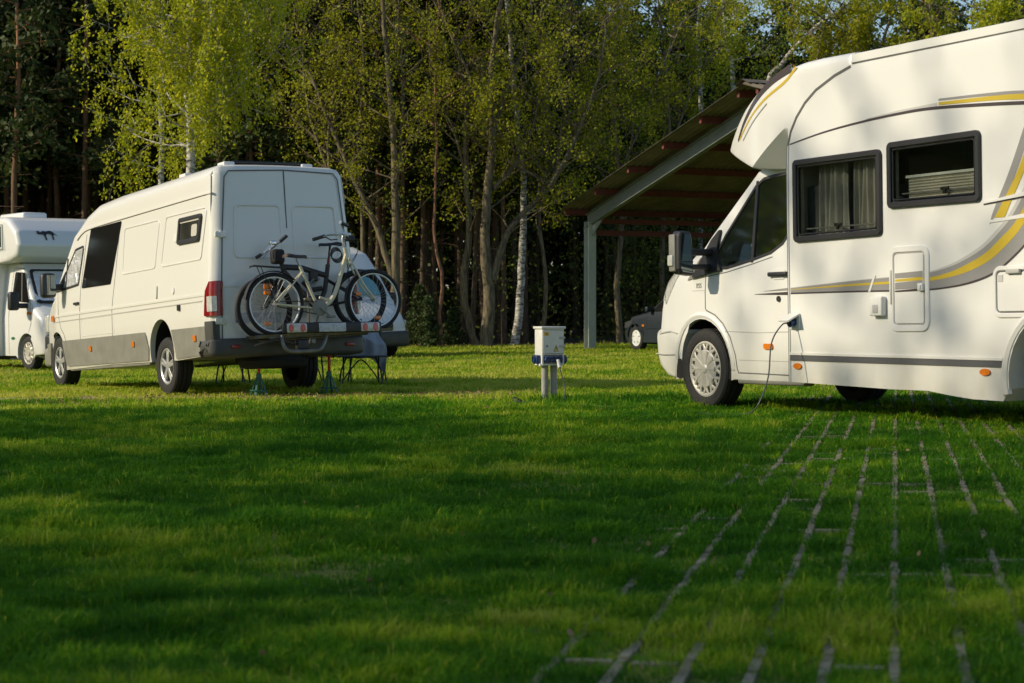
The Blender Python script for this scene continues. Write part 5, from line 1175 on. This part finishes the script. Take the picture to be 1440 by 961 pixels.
    edge(27, 62, [(.11, [(930, 486), (932, 300), (940, 200), (936, 100), (925, 0)]), (.06, [(935, 240), (960, 160), (990, 90), (1010, 20)])], 'leafy tree rising behind the slope of the shed roof', k=7, zmin=4.5, per=1, sub=1)
    edge(29, 58.5, [(.08, [(465, 487), (468, 300), (462, 200), (474, 100), (468, 0)]), (.05, [(466, 250), (440, 180), (425, 90), (430, 0)])], 'young tree whose leaves show over the right corner of the van roof', k=5, zmin=4.5, per=.9)
    edge(33, 59.5, [(.10, [(515, 487), (512, 350), (505, 200), (512, 90), (500, -20)])], 'slim tree beside the pale upper corner of the panel van', k=5, zmin=4, per=.8)
    edge(30, 61, [(.09, [(400, 487), (395, 300), (402, 200), (392, 100), (400, -20)])], 'green young tree between the tall birch and the leaning side stem', k=6, zmin=4.2, per=.9, leaf=L_GREEN)
    edge(34, 58, [(.08, [(760, 487), (768, 400), (758, 300), (772, 200), (768, 100), (750, 0)]), (.05, [(762, 260), (790, 200), (800, 120), (830, 40)])], 'small bushy tree just right of the white-barked birch', k=5, zmin=3.2, per=.9)
    # birches beyond the ridge of the shed
    def hang(seed, Y, stems, label, k=6, zmin=6.5, size=.10):
        T = Tree(seed); b, f = rel(stems[0][1], Y)
        for rr, pts in stems:
            q = [Wp(*p, Y)-Vector(b) for p in pts]; P = T.stem(q, rr, .03)
            for p in P:
                if p.z > zmin and T.r.random() < .9: T.limb(p, (T.r.gauss(0, 1), T.r.gauss(0, 1), .3), T.r.uniform(1.4, 2.6), .03, 1, .03, .22, 5, .45, .3, .006)
        tips = T.tips; T.tips = [p+Vector((T.r.gauss(0, .06), T.r.gauss(0, .06), -T.r.uniform(0, 1.2))) for p in tips for _ in range(3)]
        print('hang', len(T.tips)); return T.finish('birch_tree', b, B_BIRCH, L_BIRCH, k, .13, size, label, droop=.8)
    hang(41, 70, [(.12, [(1030, 480), (1030, 130), (1022, 70), (1015, 0), (1010, -60)])], 'birch with pale green hanging leaves above the shed ridge', 4, zmin=6)
    hang(42, 74, [(.16, [(1060, 480), (1075, 150), (1100, 90), (1140, 45), (1180, 15), (1220, -15)])], 'white birch stem leaning to the right between shed ridge and motorhome roof', 3, zmin=11)
    hang(46, 76, [(.12, [(985, 480), (985, 130), (980, 60), (985, -20)])], 'birch left of the shed ridge, its leaves merging with the dark pines', 4, zmin=8)
    edge(43, 66, [(.16, [(1370, 480), (1360, 150), (1375, 60), (1390, 0)])], 'fresh bright green tree crown showing above the motorhome roof at the far right', 'oak_tree', B_GREY, L_BIRCH, 9, zmin=8.2, per=1, Lb=(1.6, 3.2), size=.13, sub=1)
    edge(44, 72, [(.14, [(1215, 480), (1225, 150), (1240, 60), (1265, 0)]), (.08, [(1225, 120), (1200, 60), (1180, 0)])], 'olive green tree above the front half of the motorhome roof', k=7, zmin=8.4, per=.9, size=.12, sub=1)
    edge(45, 70, [(.14, [(1290, 480), (1300, 150), (1310, 60), (1300, 0)])], 'brownish budding tree above the middle of the motorhome roof', k=5, zmin=8.4, per=.9, size=.12)
    edge(47, 73, [(.14, [(1140, 480), (1145, 150), (1150, 80), (1160, 30)])], 'low leafy tree crown beside the overcab nose of the motorhome', k=7, zmin=7, per=.9, size=.12, sub=1)
    # --- pines of the wood
    protos = []
    for s in range(5):
        T = Tree(60+s); H = T.r.uniform(17, 21); P = T.stem([(0, 0, -.1), (T.r.gauss(0, .12), T.r.gauss(0, .12), H*.3), (T.r.gauss(0, .25), T.r.gauss(0, .2), H*.65), (T.r.gauss(0, .3), 0, H)], T.r.uniform(.12, .19), .03, 9)
        zc = T.r.uniform(6.0, 9.5)
        for p in P:
            for _ in range(2):
                if 1.5 < p.z < zc: T.br.tube([p, p+Vector((T.r.gauss(0, .5), T.r.gauss(0, .5), T.r.uniform(-.1, .25))), p+Vector((T.r.gauss(0, .9), T.r.gauss(0, .9), T.r.uniform(-.2, .4)))], [.014, .009, .004], 3, False)
        zz = zc
        while zz < H:
            i = min(range(len(P)), key=lambda j: abs(P[j].z-zz)); a = T.r.uniform(0, 6.28)
            T.limb(Vector((P[i].x, P[i].y, zz)), (math.cos(a), math.sin(a), T.r.uniform(-.05, .3)), T.r.uniform(1.2, 2.6)*(1.1-.6*(zz-zc)/(H-zc)), .035, 1, .03, .2, 4, .45, .25, .007)
            zz += T.r.uniform(.16, .34)
        root = T.finish('pine_tree', (0, 0, 0), B_PINE, L_PINE, 5, .20, .26, 'slender pine standing among the crowded dark trunks of the wood', 'tree', 'pines of the wood behind the lawn', 0, .7)
        protos.append(root)
    r = random.Random(5); used = [False]*5; spots = []
    def ok(x, y, d): return all((x-a)**2+(y-c)**2 > d*d for a, c in spots)
    tries = 0
    while len(spots) < 250 and tries < 20000:
        tries += 1; Y = 60+34*r.random()**1.25; x = r.uniform(-.31, .31)*Y
        if x > 9.5 and Y < 70: continue
        if x < -10 and Y < 66: continue
        if x > 1 and Y < 78: continue
        if ok(x, Y, .85+.010*(Y-60)): spots.append((x, Y))
    for X_, Y_ in [(-15.9, 60.5), (-17.6, 63), (-14.6, 64), (-19, 66)]: spots.append((X_, Y_))
    for i, (x, y) in enumerate(spots):
        k = i % 5; o = protos[k] if not used[k] else copy_tree(protos[k]); used[k] = True
        o.location = (x, y, gz(x)); o.rotation_euler = (0, 0, r.uniform(0, 6.28)); s = r.uniform(.8, 1.12)
        if x > -5: s *= .74
        o.scale = (s*1.05, s*1.05, s)
    # --- young spruces at the wood edge
    for i, (px, Y, h, lab) in enumerate([(603, 56.5, 1.5, 'small dark spruce left of the thin reddish trunk'), (638, 57.5, 1.2, 'small dark spruce between the thin reddish trunk and the bent tree'), (590, 58.5, 1.9, 'taller young spruce beside the black bumper of the white van')]):
        T = Tree(90+i); x = (px-720)/2650*Y; T.stem([(0, 0, 0), (0, 0, h)], .02, .005, 5); z = .1
        while z < h:
            a = T.r.uniform(0, 6.28); l = .45*h*(1-z/h)**.8*.6+.05
            for t in (.3, .55, .8, 1): T.tips.append(Vector((math.cos(a)*l*t, math.sin(a)*l*t, z+.05*t)))
            z += .012
        T.finish('spruce_sapling', (x, Y, gz(x)), B_DARK, L_PINE, 6, .05, .09, lab, 'tree', None, 0, .6)
    # --- undergrowth, and the far mass of the wood
    rs = np.random.RandomState(3); n = 3000; Y = rs.uniform(59, 88, n); X = rs.uniform(-.31, .31, n)*Y; Z = np.abs(rs.normal(0, 2.6, n)); keep = (Z < 9)
    C = np.stack([X, Y, Z+.1], 1)[keep]; o = quads_mesh('undergrowth', leaf_quads(scatter_around(C, 10, .36, rs), .15, rs, .3), L_DARK); tag(o, 'dark leafy undergrowth filling the gaps between the trunks', 'undergrowth', kind='stuff')
    n = 700; Y = rs.uniform(58, 72, n); X = rs.uniform(-.12, .16, n)*Y; Z = rs.uniform(0, 1, n)**.6*10; C = np.stack([X, Y, Z], 1)
    o = quads_mesh('twig_leaves', leaf_quads(scatter_around(C, 26, .30, rs), .10, rs, .3), L_GREEN); tag(o, 'scattered spring leaves of bushes and thin twigs inside the wood edge', 'foliage', kind='stuff')
    n = 6500; Y = rs.uniform(92, 104, n); X = rs.uniform(-42, 42, n); top = np.where(X < 4, 24, 12.6-np.abs(X-22)*.05)+rs.normal(0, 1.2, n); Z = rs.uniform(0, 1, n)**1.15*top
    o = quads_mesh('distant_wood', leaf_quads(scatter_around(np.stack([X, Y, Z], 1), 22, .8, rs), .62, rs), L_PINE); tag(o, 'far dark mass of the wood closing the view between the trunks', 'wood', kind='stuff')
    n = 2600; X = rs.uniform(-100, -48, n); Y = 66+rs.uniform(-5, 5, n)-(-48-X)*.75; Z = rs.uniform(0, 1, n)*(20+rs.normal(0, 1.2, n))
    o = quads_mesh('distant_wood', leaf_quads(scatter_around(np.stack([X, Y, Z], 1), 22, .9, rs), .9, rs), L_PINE); tag(o, 'dark wood going on to the left beyond the picture', 'wood', kind='stuff')
    n = 1300; X = rs.uniform(-36, -21, n); Y = rs.uniform(62, 80, n); Z = rs.uniform(0, 1, n)*(20+rs.normal(0, 1.2, n))
    o = quads_mesh('distant_wood', leaf_quads(scatter_around(np.stack([X, Y, Z], 1), 22, .8, rs), .6, rs), L_PINE); tag(o, 'dense pine wood just left of the picture edge', 'wood', kind='stuff')
    # a broad-leaved fringe low on the right under the shed roof
    n = 700; Y = rs.uniform(60, 70, n); X = rs.uniform(.05, .28, n)*Y; Z = rs.uniform(.1, 6.5, n)
    o = quads_mesh('bushes', leaf_quads(scatter_around(np.stack([X, Y, Z], 1), 40, .38, rs), .12, rs), L_DARK); tag(o, 'green bushes of the wood edge showing below the shed roof', 'bushes', kind='stuff')

def build_shade_trees():
    """the trees left of the lawn, outside the picture, that shade the foreground"""
    rs = np.random.RandomState(8); r = random.Random(8)
    leaf = L_GREEN
    def tree(x, y, ztop, w, n, zlow=.5, size=.42):
        root = empty('lime_tree', (x, y, gz(x))); tag(root, 'tall leafy tree beside the lawn left of the picture', 'tree', 'shade trees left of the lawn')
        MB().tube([(0, 0, -.2), (.1, 0, ztop*.4), (0, 0, ztop*.85)], [.28, .2, .06], 8).build('trunk', B_GREY, root, 60)
        u = rs.normal(size=(n, 3)); u /= np.linalg.norm(u, axis=1)[:, None]; rad = rs.uniform(.2, 1, n)[:, None]**.4
        C = u*rad*np.array([w*1.0, w, (ztop-zlow)/2]); C[:, 2] += (ztop+zlow)/2
        if n > 5000: C[:, 2] = zlow+(ztop-zlow)*rs.uniform(0, 1, n)**.9+rs.normal(0, .25, n)+.35*np.sin(C[:, 1]*2.1+x)
        quads_mesh('crown', leaf_quads(C, size, rs), leaf, root)
    for y, top in SHADE: tree(-31+r.uniform(-.6, .6), y, top, 2.9, 9000 if y < 2 else 5400, .5, .27)
    for y, top, w, n, zl in SHADE2: tree(-33+r.uniform(-2, 2), y, top, w, n, zl, .38)
SHADE = [(-14, 20), (-10.7, 20), (-7.4, 20), (-4.1, 20), (-.8, 19.5), (2.5, 18.6), (5.6, 17.4), (8.6, 16.9), (11.3, 16.1)]
SHADE2 = [(3.5, 23, 2.8, 200, 17.2), (6.2, 24, 2.6, 190, 18.2), (8.8, 22.5, 2.6, 170, 17.4), (17.0, 15.4, .45, 300, .5), (25.6, 15.5, .5, 330, 6), (30.5, 19, .7, 420, 6), (35, 19, .8, 500, 4)]

# ------------------------------------------------------------------ noise for the lawn
def vnoise(x, y, s, seed):
    rs = np.random.RandomState(seed); g = rs.rand(256, 256); x = x/s+1000; y = y/s+1000; xi = np.floor(x).astype(int); yi = np.floor(y).astype(int); fx = x-xi; fy = y-yi; fx = fx*fx*(3-2*fx); fy = fy*fy*(3-2*fy)
    a = g[xi % 256, yi % 256]; b = g[(xi+1) % 256, yi % 256]; c = g[xi % 256, (yi+1) % 256]; d = g[(xi+1) % 256, (yi+1) % 256]
    return (a*(1-fx)+b*fx)*(1-fy)+(c*(1-fx)+d*fx)*fy
def fnoise(x, y, s, seed): return .55*vnoise(x, y, s, seed)+.3*vnoise(x, y, s*.45, seed+1)+.15*vnoise(x, y, s*.2, seed+2)
CA, SA = math.cos(R(11.5)), math.sin(R(11.5)); SP = .166
def rib_u(X, Y): return X*CA-Y*SA, X*SA+Y*CA
def exposed(X, Y):
    """0..1: how bare the concrete ribs lie"""
    u, v = rib_u(X, Y); f = np.clip((u+1.05)/.40, 0, 1)
    return f*.95+(fnoise(X, Y, .45, 21)-.5)*1.5*(.45+.45*f)-.35*(u < -1.0)
def ruts(X, Y):
    """worn dry places in the lawn"""
    a = fnoise(X, Y, 1.1, 31)
    b = 1.0*np.exp(-((Y-21.9-.3*np.sin(X*.8))/.55)**4)*np.clip((.9-X)/1.2, 0, 1)*(.45+.9*fnoise(X, Y, .5, 91))
    return np.clip((a-.66)*5, 0, 1)*.6+b*1.0+np.clip((fnoise(X, Y, .30, 35)-.67)*7, 0, 1)*.85
def build_ground():
    m = bpy.data.materials.new('lawn_soil'); N, L = nodes_of(m); p = N['Principled BSDF']; p.inputs['Roughness'].default_value = .95; p.inputs['Specular IOR Level'].default_value = .1
    tc = N.new('ShaderNodeTexCoord'); n1 = N.new('ShaderNodeTexNoise'); n1.inputs['Scale'].default_value = 1.4; n1.inputs['Detail'].default_value = 10; L.new(tc.outputs['Object'], n1.inputs['Vector'])
    n2 = N.new('ShaderNodeTexNoise'); n2.inputs['Scale'].default_value = 38; n2.inputs['Detail'].default_value = 6; L.new(tc.outputs['Object'], n2.inputs['Vector'])
    r = N.new('ShaderNodeValToRGB'); r.color_ramp.elements[0].position = .35; r.color_ramp.elements[1].position = .66; r.color_ramp.elements[0].color = (.075, .10, .018, 1); r.color_ramp.elements[1].color = (.22, .25, .045, 1)
    x = N.new('ShaderNodeMath'); x.operation = 'MULTIPLY_ADD'; x.inputs[1].default_value = .5; L.new(n1.outputs['Fac'], x.inputs[0]); y = N.new('ShaderNodeMath'); y.operation = 'MULTIPLY'; y.inputs[1].default_value = .5; L.new(n2.outputs['Fac'], y.inputs[0]); L.new(y.outputs[0], x.inputs[2])
    L.new(x.outputs[0], r.inputs['Fac']); L.new(r.outputs['Color'], p.inputs['Base Color'])
    b = N.new('ShaderNodeBump'); b.inputs['Strength'].default_value = .6; b.inputs['Distance'].default_value = .02; L.new(n2.outputs['Fac'], b.inputs['Height']); L.new(b.outputs['Normal'], p.inputs['Normal'])
    S = 900; bm = bmesh.new(); vs = [bm.verts.new((a, c, gz(a) if abs(a) < 100 else gz(math.copysign(100, a)))) for a in (-S, -100, 100, S) for c in (-S, S)]
    for i in range(3): bm.faces.new((vs[2*i], vs[2*i+2], vs[2*i+3], vs[2*i+1]))
    o = bm_obj('ground', bm, m, None, 0); tag(o, 'lawn soil of the camping pitch', 'ground', kind='structure')
    # forest floor
    lf = mat('leaf_litter', (.09, .065, .035), .95, var=.5, vscale=4, bump=.6, bscale=20); bm = bmesh.new(); ys = [57.4, 110]; xs = np.linspace(-60, 60, 61); lo = [bm.verts.new((x_, 57.6+.8*math.sin(x_*.7)+.5*math.sin(x_*1.9)-(.0 if x_ < 5 else 0), gz(x_)+.012)) for x_ in xs]; hi = [bm.verts.new((x_, 140, gz(x_)+.012)) for x_ in xs]
    for i in range(60): bm.faces.new((lo[i], lo[i+1], hi[i+1], hi[i]))
    tag(bm_obj('forest_floor', bm, lf, None, 0), 'leaf litter under the trees', 'ground', kind='structure')
    # trodden dry strip behind the box, fallen leaves
    rq = random.Random(12); bm = bmesh.new(); lo = []; hi = []
    for i in range(121):
        x_ = -10+i*.09; c = 21.9+.3*math.sin(x_*.8); t = min(1, max(.05, (.9-x_)/1.2)); lo.append(bm.verts.new((x_, c-(.40+rq.uniform(-.16, .16))*t, gz(x_)+.003))); hi.append(bm.verts.new((x_, c+(.40+rq.uniform(-.2, .2))*t, gz(x_)+.003)))
    for i in range(120): bm.faces.new((lo[i], lo[i+1], hi[i+1], hi[i]))
    tag(bm_obj('path', bm, mat('dry_sandy_soil', (.34, .29, .17), .95, col2=(.16, .15, .06), vscale=5, bump=.6, bscale=50), None, 0), 'dry sandy strip trodden into the lawn', 'path', kind='structure')
    rs = np.random.RandomState(19); n = 1500; X = rs.uniform(-5.5, .3, n); Y = 21.0+rs.normal(0, .55, n)+.0*X; m2 = 90; X2 = rs.uniform(-1.8, 3, m2); Y2 = rs.uniform(4.5, 19, m2); X2 = X2*Y2/12
    C = np.stack([np.concatenate([X, X2]), np.concatenate([Y, Y2]), GS*np.concatenate([X, X2])+rs.uniform(.01, .05, n+m2)], 1)
    tag(quads_mesh('fallen_leaves', leaf_quads(C, .028, rs, 0), leafmat('dry_leaves', (.16, .08, .03), (.38, .26, .12), .2)), 'small dry brown leaves lying in the grass', 'leaves', kind='stuff')
    # paver ribs
    con = mat('weathered_concrete', (.33, .29, .19), .9, col2=(.12, .115, .05), vscale=5, bump=.5, bscale=60, var=.3)
    rr = random.Random(2); mb = MB()
    us = np.arange(-1.66, 6.2, SP)
    def seg(u0, u1, v0, v1, h):
        P = [(u*CA+v*SA, -u*SA+v*CA) for u, v in ((u0, v0), (u1, v0), (u1, v1), (u0, v1))]
        k = [(x_, y_, gz(x_)+h) for x_, y_ in P]; mb.add([(a, b_, c-.02) for a, b_, c in k]+k, [(4, 5, 6, 7), (0, 1, 5, 4), (1, 2, 6, 5), (2, 3, 7, 6), (3, 0, 4, 7)])
    segs = []
    for j, u in enumerate(us):
        v = 3.6
        while v < 24:
            l = rr.uniform(.07, .16); um = u+rr.gauss(0, .003); segs.append((um-.013, um+.013, v, v+l-.006)); v += l
    for i, v in enumerate(np.arange(3.8, 24, .415)):
        for u in us:
            if rr.random() < .5: segs.append((u+.024, u+SP-.024, v-.02+rr.gauss(0, .003), v+.018))
    for a in segs:
        um, vm = (a[0]+a[1])/2, (a[2]+a[3])/2; X = um*CA+vm*SA; Y = -um*SA+vm*CA
        if abs(X) > .31*Y+.6 or um < -.92: continue
        seg(*a, .010+rr.uniform(-.003, .003))
    o = mb.build('paver_grid', con, None, 0); tag(o, 'concrete grass pavers with bare ribs running away from the camera', 'paving', kind='structure')
def build_grass():
    m = bpy.data.materials.new('grass_blades'); N, L = nodes_of(m); p = N['Principled BSDF']; out = [n for n in N if n.type == 'OUTPUT_MATERIAL'][0]
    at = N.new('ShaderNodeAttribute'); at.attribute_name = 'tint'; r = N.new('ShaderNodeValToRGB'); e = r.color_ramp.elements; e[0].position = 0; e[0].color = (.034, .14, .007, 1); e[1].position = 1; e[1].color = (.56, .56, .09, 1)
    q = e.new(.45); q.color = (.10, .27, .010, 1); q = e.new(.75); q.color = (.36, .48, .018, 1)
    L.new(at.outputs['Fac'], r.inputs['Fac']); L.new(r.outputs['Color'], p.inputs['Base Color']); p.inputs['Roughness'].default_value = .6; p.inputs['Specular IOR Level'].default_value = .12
    t = N.new('ShaderNodeBsdfTranslucent'); L.new(r.outputs['Color'], t.inputs['Color']); x = N.new('ShaderNodeMixShader'); x.inputs[0].default_value = .5; L.new(p.outputs[0], x.inputs[1]); L.new(t.outputs[0], x.inputs[2]); L.new(x.outputs[0], out.inputs['Surface'])
    rs = np.random.RandomState(4); XS = []; YS = []
    for y0, y1, den in ((3.9, 6, 15000), (6, 9, 9800), (9, 13, 5600), (13, 18, 3000), (18, 26, 1400), (26, 38, 500), (38, 58.5, 190)):
        A = (y1-y0)*(.56*(y0+y1)/2+1.2); n = int(A*den); Y = rs.uniform(y0, y1, int(n*1.3)); X = rs.uniform(-1, 1, len(Y))*(.28*y1+.6); k = np.abs(X) < .28*Y+.6; XS.append(X[k]); YS.append(Y[k])
    X = np.concatenate(XS); Y = np.concatenate(YS); n = len(X)
    # clumping: pull blades towards tuft centres
    tz = .5*fnoise(X, Y, .16, 51)+.5*fnoise(X, Y, .42, 55)+.02; big = fnoise(X, Y, .9, 61); ex = exposed(X, Y); ru = ruts(X, Y)
    u, v = rib_u(X, Y); du = np.abs((u+1.66+SP/2) % SP-SP/2); dv = np.abs((v-3.8+.2075) % .415-.2075)
    inreg = (u > -1.75) & (v < 24)
    rt = np.random.RandomState(77).rand(80)**2.2; rowk = rt[np.clip(((v-3.8)/.415+.5).astype(int), 0, 79)]
    rib = inreg & (((du < .011+.0007*Y) & (ex+1.7*(fnoise(X, Y, .13, 41)-.5)+rs.normal(0, .24, n) > .66)) | ((dv < .018) & (ex*.5+rowk*.75+rs.normal(0, .2, n) > 1.16)))
    keep = ~rib & (rs.rand(n) > ru*.80) & (rs.rand(n) < .10+1.9*tz**1.5)
    near_w = (du < .035) & inreg & (ex+2.0*(fnoise(X, Y, .13, 41)-.5) > .95) & (rs.rand(n) < .2); keep &= ~near_w
    X, Y, tz, big, ru, ex = [a[keep] for a in (X, Y, tz, big, ru, ex)]; n = len(X); print('grass blades', n)
    h = (.012+.13*tz**2.0+.06*np.clip(big-.42, 0, 1))*rs.uniform(.55, 1.25, n)*np.where(ex > .55, .85, 1)*(1-.45*np.clip(ru, 0, 1))
    # longer tufts round the pedestal posts and along the wood edge
    h *= 1+1.3*np.exp(-(((X-.4)/.5)**2+((Y-19.4)/.5)**2)); h *= 1+1.1*np.clip((Y-53)/4, 0, 1)*rs.rand(n)
    w = np.clip(.0022+.00034*Y, .003, .019)*rs.uniform(.7, 1.3, n)
    a = rs.uniform(0, 2*math.pi, n); lean = np.abs(rs.normal(.75, .42, n)); b = a+rs.normal(0, .5, n)
    dx, dy = np.cos(a), np.sin(a); sx, sy = -np.sin(b), np.cos(b); Z = GS*X-.004
    V = np.empty((n, 5, 3)); 
    V[:, 0] = np.stack([X-sx*w/2, Y-sy*w/2, Z], 1); V[:, 1] = np.stack([X+sx*w/2, Y+sy*w/2, Z], 1)
    mx, my, mz = X+dx*h*lean*.30, Y+dy*h*lean*.30, Z+h*.58
    V[:, 2] = np.stack([mx+sx*w*.42, my+sy*w*.42, mz], 1); V[:, 3] = np.stack([mx-sx*w*.42, my-sy*w*.42, mz], 1)
    V[:, 4] = np.stack([X+dx*h*lean, Y+dy*h*lean, Z+h*(1-.25*np.clip(lean, 0, 1.4))], 1)
    me = bpy.data.meshes.new('grass'); me.vertices.add(n*5); me.vertices.foreach_set('co', V.astype(np.float32).ravel())
    k = np.arange(n, dtype=np.int32)*5; lp = np.stack([k, k+1, k+2, k+3, k+3, k+2, k+4], 1).ravel(); me.loops.add(n*7); me.loops.foreach_set('vertex_index', lp)
    ls = np.stack([np.arange(n)*7, np.arange(n)*7+4], 1).ravel().astype(np.int32); me.polygons.add(n*2); me.polygons.foreach_set('loop_start', ls); me.update(calc_edges=True)
    tint = np.clip(.05+.95*(fnoise(X, Y, 1.3, 71)-.5)+.85*(fnoise(X, Y, .22, 81)-.5)+.27+.7*(tz-.5)+rs.normal(0, .11, n)+.30*np.clip(ru, 0, 1)+.42*np.clip((Y-19)/3, 0, 1)+np.where(rs.rand(n) < .035, .45, 0), 0, 1)  # extra tint past the tree shade paints sunlight into the farther blades
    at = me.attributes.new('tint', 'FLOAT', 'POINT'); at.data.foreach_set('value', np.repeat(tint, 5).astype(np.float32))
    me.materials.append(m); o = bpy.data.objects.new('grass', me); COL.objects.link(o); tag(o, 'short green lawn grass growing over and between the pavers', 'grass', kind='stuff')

def build_light():
    w = bpy.data.worlds.new('World'); scene.world = w; w.use_nodes = True; N = w.node_tree.nodes; L = w.node_tree.links; bg = N['Background']
    el, az = R(28), R(-101)      # the sun stands low on the left, a little towards the camera
    S = Vector((math.sin(az)*math.cos(el), math.cos(az)*math.cos(el), math.sin(el)))
    sky = N.new('ShaderNodeTexSky'); sky.sky_type = 'NISHITA'; sky.sun_disc = False; sky.sun_elevation = el; sky.sun_rotation = az % (2*math.pi); sky.dust_density = .7; sky.air_density = 1.0; sky.ozone_density = 1.6
    L.new(sky.outputs[0], bg.inputs[0]); bg.inputs[1].default_value = SKY
    l = bpy.data.lights.new('sun', 'SUN'); l.energy = SUN; l.angle = R(.55); l.color = (1, .87, .64); o = bpy.data.objects.new('sun', l); COL.objects.link(o); o.rotation_euler = S.to_track_quat('Z', 'Y').to_euler()
SKY, SUN, EXPO = .13, 4.1, 0.10
def build_camera():
    c = bpy.data.cameras.new('camera'); o = bpy.data.objects.new('camera', c); COL.objects.link(o); scene.camera = o
    c.sensor_width = 36; c.lens = 2650/1440*36; c.clip_end = 3000; c.clip_start = .1
    o.location = (0, 0, .865); o.rotation_euler = (R(90)-math.atan(32.5/2650), 0, 0)
    c.dof.use_dof = True; c.dof.focus_distance = 18.5; c.dof.aperture_fstop = 5.6
    scene.render.resolution_x = 1024; scene.render.resolution_y = 683
    v = scene.view_settings; v.view_transform = 'Standard'; v.look = 'None'; v.exposure = EXPO; v.gamma = 1
    scene.render.engine = 'CYCLES'
build_light(); build_camera(); build_ground()
build_motorhome(); build_van(); build_bikes(); build_camper(); build_white_van(); build_car(); build_small(); build_shed()
build_trees(); build_shade_trees(); build_grass()
